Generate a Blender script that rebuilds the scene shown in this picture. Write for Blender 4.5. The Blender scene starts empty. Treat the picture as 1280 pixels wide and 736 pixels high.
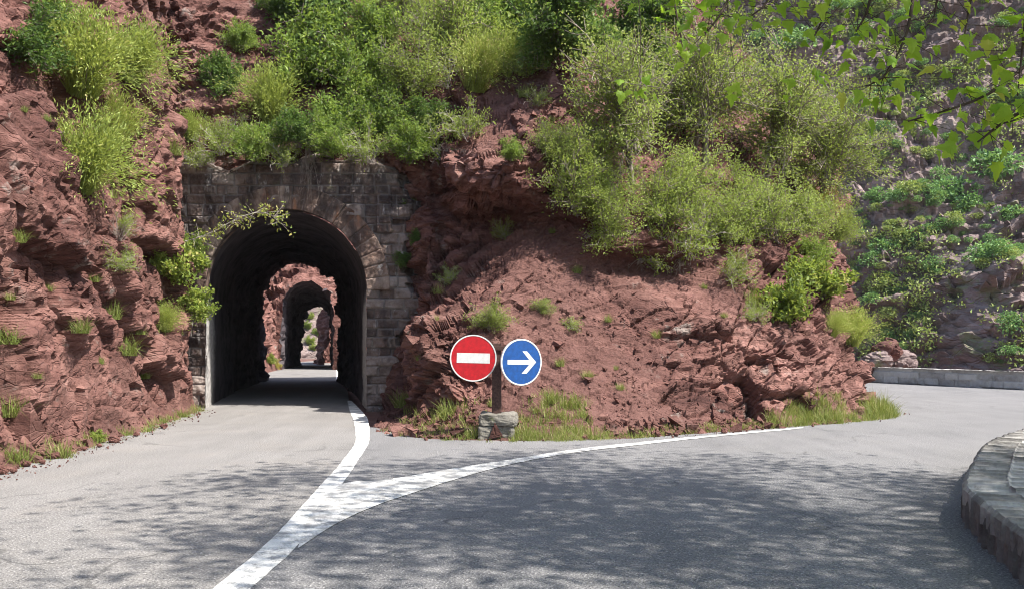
import bpy, math, random
import numpy as np
from mathutils import Vector
from mathutils.bvhtree import BVHTree

random.seed(7)
RNG = np.random.default_rng(11)
scene = bpy.context.scene
COL = scene.collection
F, H0, U0, V0 = 1100.0, 1.7, 640.0, 430.0      # focal length in photo pixels, eye height, principal column, horizon row


def W(u, v, y):
    return np.array([(u - U0) * y / F, y, H0 + (V0 - v) * y / F])


def G(u, v, z=0.0):
    y = F * (H0 - z) / (v - V0)
    return np.array([(u - U0) * y / F, y, z])


# ---------------------------------------------------------------- noise
def hash3(ix, iy, iz, seed):
    h = (ix.astype(np.int64) * 374761393 + iy.astype(np.int64) * 668265263 + iz.astype(np.int64) * 2147483647 + seed * 1274126177) & 0xFFFFFFFF
    h = ((h ^ (h >> 13)) * 1274126177) & 0xFFFFFFFF
    h = ((h ^ (h >> 16)) * 2246822519) & 0xFFFFFFFF
    h = h ^ (h >> 15)
    return (h & 0xFFFFFF) / float(0x1000000)


def vnoise(P, seed=0):
    fl = np.floor(P)
    f = P - fl
    f = f * f * (3 - 2 * f)
    i = fl.astype(np.int64)
    out = np.zeros(len(P))
    for dx in (0, 1):
        wx = f[:, 0] if dx else 1 - f[:, 0]
        for dy in (0, 1):
            wy = f[:, 1] if dy else 1 - f[:, 1]
            for dz in (0, 1):
                wz = f[:, 2] if dz else 1 - f[:, 2]
                out += wx * wy * wz * hash3(i[:, 0] + dx, i[:, 1] + dy, i[:, 2] + dz, seed)
    return out * 2 - 1


def fbm(P, octaves=4, seed=0, gain=0.5):
    a, s, out = 1.0, 1.0, np.zeros(len(P))
    for k in range(octaves):
        out += a * vnoise(P * s + 17.3 * k, seed + k)
        a *= gain
        s *= 2.03
    return out


def facet(P, cell, seed=0, slope=0.8):
    """Blocky broken stone: the nearest random cell gives a step and a tilted plane."""
    Q = P / np.array(cell)
    b = np.floor(Q).astype(np.int64)
    best = np.full(len(P), 9e9)
    second = np.full(len(P), 9e9)
    val = np.zeros(len(P))
    for dx in (-1, 0, 1):
        for dy in (-1, 0, 1):
            for dz in (-1, 0, 1):
                i = b + np.array([dx, dy, dz])
                h = [hash3(i[:, 0], i[:, 1], i[:, 2], seed + k) for k in range(4)]
                c = i + np.stack(h[:3], 1) * 0.9 + 0.05
                d = Q - c
                dd = (d * d).sum(1)
                g = np.stack([h[1] - 0.5, h[2] - 0.5, h[0] - 0.5], 1) * 2
                v = (h[3] * 2 - 1) + slope * (g * d).sum(1)
                near = dd < best
                second = np.where(near, best, np.minimum(second, dd))
                val = np.where(near, v, val)
                best = np.where(near, dd, best)
    return val, np.sqrt(second) - np.sqrt(best)


ROT = None


def strata_frame(dip_x=0.35, dip_y=0.2):
    n = np.array([-dip_x, -dip_y, 1.0])
    n /= np.linalg.norm(n)
    a = np.cross(n, [0, 1, 0])
    a /= np.linalg.norm(a)
    b = np.cross(n, a)
    return np.stack([a, b, n], 0)


def rock_disp(P, seed, dip=(0.35, 0.2), big=0.34, mid=0.17, small=0.07, grain=0.05, thick=1.0):
    warp = np.stack([fbm(P * 0.55 + 31 * k, 3, seed + 50 + k) for k in range(3)], 1)
    Q = (P + 0.07 * warp + 0.02 * warp[:, ::-1] * vnoise(P * 4, seed + 44)[:, None]) @ strata_frame(*dip).T
    a, ea = facet(Q, (2.8, 2.4, 1.2 * thick), seed)
    b, eb = facet(Q, (0.95, 0.8, 0.34 * thick), seed + 7)
    c, ec = facet(Q, (0.34, 0.3, 0.13 * thick), seed + 13)
    d = big * a + mid * b + small * c + 0.25 * big * fbm(P * 0.4, 3, seed + 3) + grain * fbm(P * 5, 3, seed + 5)
    d -= 0.5 * mid * np.exp(-(eb / 0.07) ** 2) + 0.28 * big * np.exp(-(ea / 0.035) ** 2)
    return d


# ---------------------------------------------------------------- meshes
def mesh_np(name, V, groups, mats=(), attrs=None, smooth=False, mat_idx=None):
    me = bpy.data.meshes.new(name)
    V = np.asarray(V, dtype=np.float32)
    groups = [np.asarray(g, dtype=np.int32) for g in groups if len(g)]
    loops = np.concatenate([g.ravel() for g in groups])
    counts = np.concatenate([np.full(len(g), g.shape[1], dtype=np.int32) for g in groups])
    starts = np.concatenate([[0], np.cumsum(counts)[:-1]]).astype(np.int32)
    me.vertices.add(len(V))
    me.vertices.foreach_set('co', V.ravel())
    me.loops.add(len(loops))
    me.loops.foreach_set('vertex_index', loops)
    me.polygons.add(len(counts))
    me.polygons.foreach_set('loop_start', starts)
    me.polygons.foreach_set('use_smooth', np.full(len(counts), bool(smooth)))
    for m in mats:
        me.materials.append(m)
    if mat_idx is not None:
        me.polygons.foreach_set('material_index', np.asarray(mat_idx, dtype=np.int32))
    me.update(calc_edges=True)
    for k, a in (attrs or {}).items():
        at = me.attributes.new(k, 'FLOAT', 'POINT')
        at.data.foreach_set('value', np.asarray(a, dtype=np.float32))
    me.validate()
    return me


def link(name, me, parent=None):
    o = bpy.data.objects.new(name, me)
    COL.objects.link(o)
    if parent is not None:
        o.parent = parent
    return o


def tag(o, label, cat, group=None):
    o['label'] = label
    o['category'] = cat
    if group:
        o['group'] = group
    return o


def structure(o):
    o['kind'] = 'structure'
    return o


def thing(name, label, cat, loc=(0, 0, 0), group=None):
    o = bpy.data.objects.new(name, None)
    o.empty_display_size = 0.2
    COL.objects.link(o)
    o.location = loc
    return tag(o, label, cat, group)


def part(name, me, root, world=True):
    """A mesh given in world coordinates becomes a child of root (roots are only translated here)."""
    if world:
        me.transform(__import__('mathutils').Matrix.Translation(-root.location))
    return link(name, me, root)


def grid_faces(n, m, keep=None):
    idx = np.arange(n * m).reshape(n, m)
    f = np.stack([idx[:-1, :-1], idx[1:, :-1], idx[1:, 1:], idx[:-1, 1:]], -1).reshape(-1, 4)
    return f if keep is None else f[keep.ravel()]


def catmull(A, n):
    """A (K, ...) control values -> n samples per segment along the first axis."""
    K = len(A)
    B = np.concatenate([[2 * A[0] - A[1]], A, [2 * A[-1] - A[-2]]])
    out = []
    for k in range(K - 1):
        p0, p1, p2, p3 = B[k], B[k + 1], B[k + 2], B[k + 3]
        cnt = n[k] if hasattr(n, '__len__') else n
        for t in np.linspace(0, 1, cnt, endpoint=False):
            out.append(0.5 * (2 * p1 + (p2 - p0) * t + (2 * p0 - 5 * p1 + 4 * p2 - p3) * t * t + (3 * p1 - p0 - 3 * p2 + p3) * t ** 3))
    out.append(A[-1])
    return np.array(out)


def net_surface(ctrl, cell, nmax=60):
    """ctrl (K, M, C): smooth surface through the control net; first 3 channels are positions."""
    ctrl = np.asarray(ctrl, dtype=float)
    lu = np.linalg.norm(np.diff(ctrl[..., :3], axis=0), axis=-1).mean(1)
    lv = np.linalg.norm(np.diff(ctrl[..., :3], axis=1), axis=-1).mean(0)
    nu = np.clip(np.ceil(lu / cell), 3, nmax).astype(int)
    nv = np.clip(np.ceil(lv / cell), 2, nmax).astype(int)
    S = catmull(ctrl, nu)
    S = np.swapaxes(catmull(np.swapaxes(S, 0, 1), nv), 0, 1)
    P = S[..., :3]
    du = np.gradient(P, axis=0)
    dv = np.gradient(P, axis=1)
    N = np.cross(du, dv)
    N /= np.linalg.norm(N, axis=-1, keepdims=True) + 1e-9
    return P, N, S[..., 3:]


TERRAIN = {}


def keep_bvh(name, V, faces):
    TERRAIN[name] = BVHTree.FromPolygons([tuple(v) for v in V], [tuple(int(i) for i in f) for f in faces])


def rock_net(name, ctrl, cell, seed, mat, dip=(0.35, 0.2), nmax=60, big=0.34, mid=0.17, small=0.07, bvh=True, thick=1.0):
    """ctrl channels: x y z, amplitude, soil."""
    P, N, C = net_surface(ctrl, cell, nmax)
    n, m = P.shape[:2]
    V = P.reshape(-1, 3)
    amp = np.clip(C[..., 0].ravel(), 0, 2)
    soil = np.clip(C[..., 1].ravel() + 0.35 * fbm(V * 0.8, 3, seed + 90), 0, 1)
    d = rock_disp(V, seed, dip, big, mid, small, thick=thick)
    soft = 0.10 * fbm(V * 1.3, 4, seed + 70) + 0.02 * fbm(V * 9, 3, seed + 71) + 0.05 * facet(V, (0.5, 0.5, 0.4), seed + 72)[0] + 0.03 * facet(V, (0.2, 0.2, 0.16), seed + 73)[0]
    d = amp * (d * (1 - 0.93 * soil) + soft * soil)
    V = V + N.reshape(-1, 3) * d[:, None]
    f = grid_faces(n, m)
    me = mesh_np(name, V, [f], [mat], {'soil': soil})
    o = structure(link(name, me))
    if bvh:
        keep_bvh(name, V, f)
    return o


def tubes(paths, sides=5):
    """paths: list of (points (k,3), radii (k,)) -> V, quads."""
    Vs, Fs, off = [], [], 0
    ang = np.arange(sides) * 2 * np.pi / sides
    ca, sa = np.cos(ang), np.sin(ang)
    for pts, rad in paths:
        pts = np.asarray(pts, float)
        k = len(pts)
        t = np.gradient(pts, axis=0)
        t /= np.linalg.norm(t, axis=1, keepdims=True) + 1e-9
        ref = np.where(np.abs(t[:, 2:3]) > 0.9, np.array([[1.0, 0, 0]]), np.array([[0, 0, 1.0]]))
        a = np.cross(t, ref)
        a /= np.linalg.norm(a, axis=1, keepdims=True) + 1e-9
        b = np.cross(t, a)
        r = np.asarray(rad)[:, None, None]
        ring = pts[:, None, :] + r * (a[:, None, :] * ca[None, :, None] + b[:, None, :] * sa[None, :, None])
        Vs.append(ring.reshape(-1, 3))
        idx = off + np.arange(k * sides).reshape(k, sides)
        nx = np.roll(idx, -1, axis=1)
        Fs.append(np.stack([idx[:-1], nx[:-1], nx[1:], idx[1:]], -1).reshape(-1, 4))
        off += k * sides
    return np.concatenate(Vs), np.concatenate(Fs)


# ---------------------------------------------------------------- node helpers
class NT:
    def __init__(self, name):
        self.m = bpy.data.materials.new(name)
        self.m.use_nodes = True
        self.t = self.m.node_tree
        self.t.nodes.clear()
        self.out = self.n('ShaderNodeOutputMaterial')

    def n(self, kind, **kw):
        x = self.t.nodes.new(kind)
        for k, v in kw.items():
            setattr(x, k, v)
        return x

    def l(self, a, b):
        self.t.links.new(a, b)

    def put(self, sock, v):
        if hasattr(v, 'is_output') or isinstance(v, bpy.types.NodeSocket):
            self.l(v, sock)
        else:
            sock.default_value = v

    def coord(self, kind='Object'):
        return self.n('ShaderNodeTexCoord').outputs[kind]

    def mapping(self, vec, scale=(1, 1, 1), rot=(0, 0, 0), loc=(0, 0, 0)):
        m = self.n('ShaderNodeMapping')
        self.l(vec, m.inputs['Vector'])
        m.inputs['Scale'].default_value = scale
        m.inputs['Rotation'].default_value = rot
        m.inputs['Location'].default_value = loc
        return m.outputs[0]

    def noise(self, vec, scale, detail=4, rough=0.55, dist=0.0):
        x = self.n('ShaderNodeTexNoise')
        self.l(vec, x.inputs['Vector'])
        x.inputs['Scale'].default_value = scale
        x.inputs['Detail'].default_value = detail
        x.inputs['Roughness'].default_value = rough
        x.inputs['Distortion'].default_value = dist
        return x.outputs['Fac']

    def voronoi(self, vec, scale, feature='F1', out='Distance'):
        x = self.n('ShaderNodeTexVoronoi', feature=feature)
        self.l(vec, x.inputs['Vector'])
        x.inputs['Scale'].default_value = scale
        return x.outputs[out]

    def ramp(self, fac, stops):
        r = self.n('ShaderNodeValToRGB')
        self.l(fac, r.inputs['Fac'])
        e = r.color_ramp.elements
        while len(e) < len(stops):
            e.new(0.5)
        for el, (p, c) in zip(e, stops):
            el.position = p
            el.color = (*c, 1) if len(c) == 3 else c
        return r.outputs['Color']

    def step(self, fac, a, b):
        m = self.n('ShaderNodeMapRange', interpolation_type='SMOOTHSTEP')
        self.l(fac, m.inputs['Value'])
        m.inputs['From Min'].default_value = a
        m.inputs['From Max'].default_value = b
        return m.outputs['Result']

    def math(self, op, a, b=0.0, c=0.0):
        x = self.n('ShaderNodeMath', operation=op)
        self.put(x.inputs[0], a)
        self.put(x.inputs[1], b)
        self.put(x.inputs[2], c)
        return x.outputs[0]

    def mix(self, fac, a, b, blend='MIX'):
        x = self.n('ShaderNodeMix', data_type='RGBA', blend_type=blend)
        self.put(x.inputs['Factor'], fac)
        for s, v in ((x.inputs[6], a), (x.inputs[7], b)):
            self.put(s, (*v, 1) if isinstance(v, tuple) and len(v) == 3 else v)
        return x.outputs[2]

    def attr(self, name):
        return self.n('ShaderNodeAttribute', attribute_name=name).outputs['Fac']

    def bump(self, height, strength=0.4, dist=0.05, normal=None):
        b = self.n('ShaderNodeBump')
        b.inputs['Strength'].default_value = strength
        b.inputs['Distance'].default_value = dist
        self.l(height, b.inputs['Height'])
        if normal is not None:
            self.l(normal, b.inputs['Normal'])
        return b.outputs[0]

    def principled(self, color, rough=0.9, normal=None, spec=0.3, metallic=0.0):
        p = self.n('ShaderNodeBsdfPrincipled')
        self.put(p.inputs['Base Color'], (*color, 1) if isinstance(color, tuple) and len(color) == 3 else color)
        self.put(p.inputs['Roughness'], rough)
        p.inputs['Specular IOR Level'].default_value = spec
        p.inputs['Metallic'].default_value = metallic
        if normal is not None:
            self.l(normal, p.inputs['Normal'])
        self.l(p.outputs[0], self.out.inputs['Surface'])
        return self.m


def rock_material(name, dark, mid, light, dust, lichen, lichen_lo=0.6, scale=1.0, dip=0.34, soil=((0.080, 0.039, 0.033), (0.158, 0.082, 0.070))):
    t = NT(name)
    c = t.coord()
    lay = t.mapping(c, scale=(0.45 * scale, 0.45 * scale, 1.9 * scale), rot=(0.12, dip, 0))
    n1 = t.noise(c, 0.35 * scale, 6, 0.62, 0.4)
    n2 = t.noise(lay, 1.6, 7, 0.66, 0.5)
    n3 = t.noise(t.mapping(lay, scale=(2.6, 2.6, 0.8)), 3.6, 9, 0.76)
    k = t.math('ADD', t.math('MULTIPLY', n1, 0.36), t.math('ADD', t.math('MULTIPLY', n2, 0.36), t.math('MULTIPLY', n3, 0.36)))
    col = t.ramp(k, [(0.40, dark), (0.51, mid), (0.61, light), (0.72, dust)])
    # blocks differ a little in colour
    vor = t.n('ShaderNodeTexVoronoi')
    t.l(t.mapping(lay, scale=(2.2, 2.2, 0.9)), vor.inputs['Vector'])
    vor.inputs['Scale'].default_value = 1.3
    bw = t.n('ShaderNodeSeparateColor')
    t.l(vor.outputs['Color'], bw.inputs[0])
    fac = t.math('MULTIPLY_ADD', bw.outputs[0], 0.55, 0.72)
    vc = t.n('ShaderNodeCombineColor')
    for i in range(3):
        t.l(fac, vc.inputs[i])
    col = t.mix(1.0, col, vc.outputs[0], 'MULTIPLY')
    # lichen and pale weathering
    lm = t.step(t.noise(c, 1.7 * scale, 8, 0.7, 0.3), lichen_lo, lichen_lo + 0.12)
    col = t.mix(t.math('MULTIPLY', lm, 0.75), col, lichen)
    # soil and scree
    gs = t.noise(c, 26 * scale, 4, 0.7)
    sc = t.ramp(t.math('ADD', t.math('MULTIPLY', gs, 0.6), t.math('MULTIPLY', n1, 0.4)), [(0.36, soil[0]), (0.62, soil[1])])
    peb = t.step(t.voronoi(c, 17 * scale), 0.16, 0.08)
    sc = t.mix(t.math('MULTIPLY', peb, 0.5), sc, (0.25, 0.155, 0.135))
    col = t.mix(t.attr('soil'), col, sc)
    crack = t.voronoi(t.mapping(lay, scale=(2, 2, 1.4)), 2.3, 'DISTANCE_TO_EDGE')
    h = t.math('ADD', t.math('MULTIPLY', n3, 0.7), t.math('ADD', t.math('MULTIPLY', t.noise(c, 14 * scale, 6, 0.7), 0.5), t.math('MULTIPLY', t.step(crack, 0.0, 0.05), t.math('MULTIPLY_ADD', t.attr('soil'), -0.3, 0.3))))
    return t.principled(col, 0.95, t.bump(h, 0.85, 0.11 / scale), 0.15)


M = {}
M['rock'] = rock_material('red_rock', (0.042, 0.021, 0.020), (0.128, 0.060, 0.050), (0.220, 0.116, 0.097), (0.34, 0.225, 0.195), (0.26, 0.225, 0.20), 0.585)
M['mountain'] = rock_material('purple_rock', (0.078, 0.056, 0.054), (0.195, 0.145, 0.137), (0.305, 0.238, 0.222), (0.42, 0.35, 0.33), (0.15, 0.19, 0.08), 0.52, 0.22, 0.36,
                              ((0.13, 0.095, 0.085), (0.22, 0.17, 0.15)))
# ---------------------------------------------------------------- camera, sun, sky
cam = bpy.data.cameras.new('camera')
cam.sensor_width = 36.0
cam.lens = 36.0 * F / 1280.0
cam.shift_y = (V0 - 368.0) / 1280.0
cam.clip_end = 6000
co = link('camera', cam)
co.location = (0, 0, H0)
co.rotation_euler = (math.radians(90), 0, 0)
scene.camera = co

SUN = Vector((0.50, -0.25, 0.83)).normalized()
sl = bpy.data.lights.new('sun', 'SUN')
sl.energy = 5.0
sl.angle = math.radians(0.6)
sl.color = (1.0, 0.95, 0.87)
so = link('sun', sl)
so.rotation_euler = SUN.to_track_quat('Z', 'Y').to_euler()
so.location = SUN * 60
wd = bpy.data.worlds.new('World')
scene.world = wd
wd.use_nodes = True
wt = wd.node_tree
sky = wt.nodes.new('ShaderNodeTexSky')
sky.sky_type = 'NISHITA'
sky.sun_disc = False
sky.sun_elevation = math.asin(SUN.z)
sky.sun_rotation = math.atan2(SUN.x, SUN.y)
sky.air_density = 1.0
sky.dust_density = 1.5
wt.links.new(sky.outputs[0], wt.nodes['Background'].inputs[0])
wt.nodes['Background'].inputs[1].default_value = 0.14
vs = scene.view_settings
vs.view_transform = 'Standard'
vs.look = 'None'
vs.gamma = 1.0
vs.use_curve_mapping = False
vs.exposure = 1.2
scene.cycles.use_denoising = True
scene.cycles.denoiser = 'OPENIMAGEDENOISE'
scene.cycles.denoising_prefilter = 'ACCURATE'
scene.cycles.filter_width = 1.0
scene.cycles.sample_clamp_indirect = 3.0

HAZE = 0.00013


def haze():
    x0, x1, y0, y1, z0, z1 = -900, 900, -900, 900, -20, 190
    V = [(x, y, z) for x in (x0, x1) for y in (y0, y1) for z in (z0, z1)]
    Fx = [(0, 1, 3, 2), (4, 6, 7, 5), (0, 4, 5, 1), (2, 3, 7, 6), (0, 2, 6, 4), (1, 5, 7, 3)]
    t = NT('thin_haze')
    v = t.n('ShaderNodeVolumePrincipled')
    v.inputs['Color'].default_value = (0.80, 0.86, 0.95, 1)
    v.inputs['Density'].default_value = HAZE
    t.l(v.outputs[0], t.out.inputs['Volume'])
    o = link('haze', mesh_np('haze', V, [Fx], [t.m]))
    o['kind'] = 'stuff'
    o['label'] = 'thin pale haze in the air of the gorge'


if HAZE > 0:
    haze()

# ---------------------------------------------------------------- more materials
def asphalt(name, a, b, warm):
    t = NT(name)
    c = t.coord()
    big = t.noise(c, 0.5, 5, 0.6)
    streak = t.noise(t.mapping(c, scale=(2.2, 0.25, 1), rot=(0, 0, 0.25)), 1.0, 5, 0.6)
    k = t.math('ADD', t.math('MULTIPLY', big, 0.5), t.math('MULTIPLY', streak, 0.5))
    col = t.ramp(k, [(0.36, a), (0.64, b)])
    col = t.mix(t.math('MULTIPLY', t.step(t.noise(c, 0.9, 3), 0.5, 0.7), 0.35), col, warm)
    sp = t.noise(c, 42, 3, 0.85)
    col = t.mix(t.math('MULTIPLY', t.step(sp, 0.55, 0.66), 0.75), col, (0.50, 0.48, 0.47))
    col = t.mix(t.math('MULTIPLY', t.step(sp, 0.47, 0.36), 0.85), col, (0.035, 0.035, 0.04))
    v = t.voronoi(c, 55)
    wob = t.n('ShaderNodeVectorMath', operation='ADD')
    t.l(c, wob.inputs[0])
    nz = t.n('ShaderNodeTexNoise')
    t.l(c, nz.inputs['Vector'])
    nz.inputs['Scale'].default_value = 1.1
    nz.inputs['Detail'].default_value = 6
    t.l(nz.outputs['Color'], wob.inputs[1])
    cr = t.voronoi(wob.outputs[0], 0.32, 'DISTANCE_TO_EDGE')
    crm = t.math('MULTIPLY', t.step(cr, 0.009, 0.003), t.step(t.noise(c, 0.4, 3), 0.48, 0.56))
    col = t.mix(t.math('MULTIPLY', crm, 0.4), col, (0.03, 0.03, 0.03))
    oil = t.step(t.noise(t.mapping(c, scale=(1.6, 0.5, 1)), 1.3, 6, 0.7), 0.60, 0.72)
    col = t.mix(t.math('MULTIPLY', oil, 0.45), col, (0.075, 0.072, 0.072))
    h = t.math('ADD', t.math('MULTIPLY', sp, 0.7), t.math('MULTIPLY', v, 0.6))
    return t.principled(col, 0.88, t.bump(h, 0.7, 0.02), 0.25)


M['road_old'] = asphalt('old_asphalt', (0.165, 0.157, 0.151), (0.225, 0.214, 0.206), (0.22, 0.20, 0.182))
M['road_new'] = asphalt('grey_asphalt', (0.130, 0.128, 0.131), (0.188, 0.184, 0.186), (0.18, 0.174, 0.17))


def simple(name, col, rough=0.6, spec=0.4, var=0.15, scale=9.0, metallic=0.0, bump=0.15):
    t = NT(name)
    c = t.coord()
    n = t.noise(c, scale, 6, 0.65)
    lo = tuple(x * (1 - var) for x in col)
    hi = tuple(min(1, x * (1 + var)) for x in col)
    return t.principled(t.ramp(n, [(0.35, lo), (0.65, hi)]), rough, t.bump(n, bump, 0.01), spec, metallic)


M['red'] = simple('red_sign_paint', (0.38, 0.003, 0.008), 0.38, 0.5, 0.22, 14, bump=0.03)
M['blue'] = simple('blue_sign_paint', (0.002, 0.052, 0.21), 0.38, 0.5, 0.22, 14, bump=0.03)
M['white'] = simple('white_sign_paint', (0.56, 0.56, 0.545), 0.5, 0.4, 0.10, 14, bump=0.03)
M['zinc'] = simple('zinc_plate', (0.42, 0.43, 0.44), 0.5, 0.5, 0.15, 9, 0.6)
M['post'] = simple('dark_wood_post', (0.070, 0.040, 0.034), 0.8, 0.2, 0.4, 22)


def paint_mat():
    t = NT('worn_road_paint')
    c = t.coord()
    w = t.noise(c, 3.2, 8, 0.72, 0.2)
    sp = t.noise(c, 70, 2, 0.8)
    wear = t.math('ADD', t.math('MULTIPLY', w, 0.7), t.math('MULTIPLY', sp, 0.4))
    wear = t.step(t.math('ADD', wear, t.math('MULTIPLY', t.attr('wear'), 0.2)), 0.56, 0.68)
    col = t.mix(wear, (0.70, 0.69, 0.66), (0.27, 0.265, 0.26))
    col = t.mix(t.math('MULTIPLY', t.step(sp, 0.43, 0.33), 0.5), col, (0.12, 0.12, 0.12))
    return t.principled(col, 0.85, t.bump(sp, 0.5, 0.012), 0.25)


M['paint'] = paint_mat()


def stone_mat(name, dark, mid, light, stain=None, scale=1.0, bump=0.7):
    """Cut stone; attribute 'tint' is each block's own shade, 'mortar' its joints."""
    t = NT(name)
    c = t.coord()
    n1 = t.noise(c, 0.8 * scale, 7, 0.65, 0.4)
    n2 = t.noise(c, 6 * scale, 8, 0.72)
    k = t.math('ADD', t.math('MULTIPLY', n1, 0.45), t.math('ADD', t.math('MULTIPLY', n2, 0.35), t.math('MULTIPLY', t.attr('tint'), 0.26)))
    col = t.ramp(k, [(0.36, dark), (0.50, mid), (0.66, light)])
    if stain:
        for (colr, lo, hi, sc, amt) in stain:
            s = t.step(t.noise(t.mapping(c, scale=(1.4, 1.4, 0.55), loc=(sc * 3, 0, sc)), sc, 7, 0.66, 0.3), lo, hi)
            col = t.mix(t.math('MULTIPLY', s, amt), col, colr)
    col = t.mix(t.math('MULTIPLY', t.attr('mortar'), 0.7), col, (0.21, 0.19, 0.18))
    h = t.math('ADD', n2, t.math('MULTIPLY', t.noise(c, 28 * scale, 4, 0.7), 0.5))
    return t.principled(col, 0.95, t.bump(h, bump, 0.03), 0.15)


M['portal'] = stone_mat('portal_masonry', (0.055, 0.040, 0.036), (0.132, 0.096, 0.083), (0.275, 0.225, 0.20),
                        [((0.030, 0.025, 0.027), 0.47, 0.62, 0.9, 0.8), ((0.40, 0.38, 0.37), 0.58, 0.68, 2.2, 0.75), ((0.16, 0.075, 0.06), 0.58, 0.7, 0.8, 0.6), ((0.11, 0.13, 0.055), 0.62, 0.74, 0.7, 0.6)])
M['arch'] = stone_mat('arch_stones', (0.085, 0.058, 0.048), (0.185, 0.125, 0.10), (0.33, 0.26, 0.22),
                      [((0.30, 0.13, 0.065), 0.55, 0.68, 1.3, 0.7), ((0.040, 0.032, 0.03), 0.43, 0.58, 0.9, 0.85), ((0.40, 0.36, 0.33), 0.6, 0.68, 2.4, 0.6)])
M['parapet'] = stone_mat('parapet_stone', (0.12, 0.113, 0.105), (0.26, 0.247, 0.23), (0.44, 0.42, 0.395),
                         [((0.10, 0.12, 0.07), 0.60, 0.74, 1.6, 0.6), ((0.06, 0.055, 0.05), 0.6, 0.72, 2.5, 0.6)], 1.4)
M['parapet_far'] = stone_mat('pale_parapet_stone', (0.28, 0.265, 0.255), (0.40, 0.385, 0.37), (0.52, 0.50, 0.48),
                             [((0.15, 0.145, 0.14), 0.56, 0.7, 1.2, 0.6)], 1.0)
M['block'] = stone_mat('mossy_concrete', (0.075, 0.066, 0.056), (0.155, 0.142, 0.122), (0.25, 0.235, 0.205),
                       [((0.10, 0.11, 0.05), 0.58, 0.7, 5, 0.7)], 4.0)


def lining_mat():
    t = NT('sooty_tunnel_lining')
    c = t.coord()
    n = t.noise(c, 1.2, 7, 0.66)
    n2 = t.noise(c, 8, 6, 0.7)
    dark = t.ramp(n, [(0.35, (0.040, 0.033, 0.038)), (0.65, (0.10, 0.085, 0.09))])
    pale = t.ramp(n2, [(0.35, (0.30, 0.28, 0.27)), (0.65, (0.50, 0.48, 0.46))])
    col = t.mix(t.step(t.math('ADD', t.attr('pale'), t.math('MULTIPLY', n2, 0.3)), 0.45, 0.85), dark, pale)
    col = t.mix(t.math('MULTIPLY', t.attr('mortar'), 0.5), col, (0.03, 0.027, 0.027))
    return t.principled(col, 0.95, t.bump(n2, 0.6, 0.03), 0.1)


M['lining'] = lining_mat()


def dirt_mat():
    t = NT('red_dirt')
    c = t.coord()
    n = t.noise(c, 1.4, 8, 0.7)
    g = t.noise(c, 30, 4, 0.7)
    k = t.math('ADD', t.math('MULTIPLY', n, 0.5), t.math('MULTIPLY', g, 0.5))
    col = t.ramp(k, [(0.38, (0.085, 0.045, 0.038)), (0.55, (0.155, 0.088, 0.074)), (0.68, (0.26, 0.18, 0.155))])
    return t.principled(col, 0.95, t.bump(k, 0.8, 0.04), 0.15)


M['dirt'] = dirt_mat()


def leaf_mat(name, dark, mid, light, trans=0.42, odd=None):
    t = NT(name)
    tint = t.attr('tint')
    rnd = t.n('ShaderNodeObjectInfo').outputs['Random']
    k = t.math('ADD', tint, t.math('MULTIPLY_ADD', rnd, 0.30, -0.15))
    stops = [(0.08, dark), (0.5, mid), (0.9, light)]
    if odd:
        stops.append((0.985, odd))
    col = t.ramp(k, stops)
    d = t.n('ShaderNodeBsdfPrincipled')
    t.l(col, d.inputs['Base Color'])
    d.inputs['Roughness'].default_value = 0.55
    d.inputs['Specular IOR Level'].default_value = 0.3
    tr = t.n('ShaderNodeBsdfTranslucent')
    tc = t.mix(0.5, col, (light[0] * 1.5, light[1] * 1.5, light[2] * 0.8))
    t.l(tc, tr.inputs['Color'])
    mx = t.n('ShaderNodeMixShader')
    mx.inputs[0].default_value = trans
    t.l(d.outputs[0], mx.inputs[1])
    t.l(tr.outputs[0], mx.inputs[2])
    t.l(mx.outputs[0], t.out.inputs['Surface'])
    return t.m


M['leaf_mid'] = leaf_mat('mid_green_leaves', (0.065, 0.113, 0.025), (0.162, 0.245, 0.049), (0.299, 0.387, 0.095), odd=(0.416, 0.412, 0.156))
M['leaf_dark'] = leaf_mat('dark_green_leaves', (0.039, 0.076, 0.019), (0.083, 0.153, 0.035), (0.175, 0.258, 0.066), odd=(0.295, 0.307, 0.119))
M['leaf_olive'] = leaf_mat('olive_leaves', (0.093, 0.120, 0.028), (0.217, 0.278, 0.069), (0.357, 0.433, 0.123), odd=(0.370, 0.387, 0.187))
M['leaf_bright'] = leaf_mat('bright_green_leaves', (0.072, 0.119, 0.025), (0.174, 0.244, 0.050), (0.324, 0.374, 0.089), odd=(0.456, 0.414, 0.143))
M['leaf_yellow'] = leaf_mat('yellowish_leaves', (0.156, 0.156, 0.030), (0.336, 0.312, 0.054), (0.504, 0.444, 0.096), odd=(0.600, 0.504, 0.120))
M['broom'] = leaf_mat('broom_stems', (0.107, 0.142, 0.035), (0.236, 0.303, 0.072), (0.414, 0.458, 0.129), 0.35, odd=(0.572, 0.484, 0.243))
M['grass'] = leaf_mat('grass_blades', (0.079, 0.114, 0.025), (0.168, 0.218, 0.050), (0.294, 0.309, 0.100), 0.35, odd=(0.483, 0.389, 0.231))
M['far_leaf'] = leaf_mat('far_green_leaves', (0.071, 0.148, 0.057), (0.134, 0.261, 0.082), (0.242, 0.379, 0.126), 0.25)
M['far_olive'] = leaf_mat('far_olive_leaves', (0.120, 0.168, 0.053), (0.232, 0.300, 0.083), (0.365, 0.423, 0.137), 0.25)
M['plane'] = leaf_mat('plane_leaves', (0.08, 0.17, 0.016), (0.18, 0.35, 0.03), (0.36, 0.52, 0.06), 0.6, odd=(0.45, 0.46, 0.08))
M['twig'] = simple('grey_twigs', (0.21, 0.175, 0.15), 0.85, 0.2, 0.3, 6)
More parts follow.
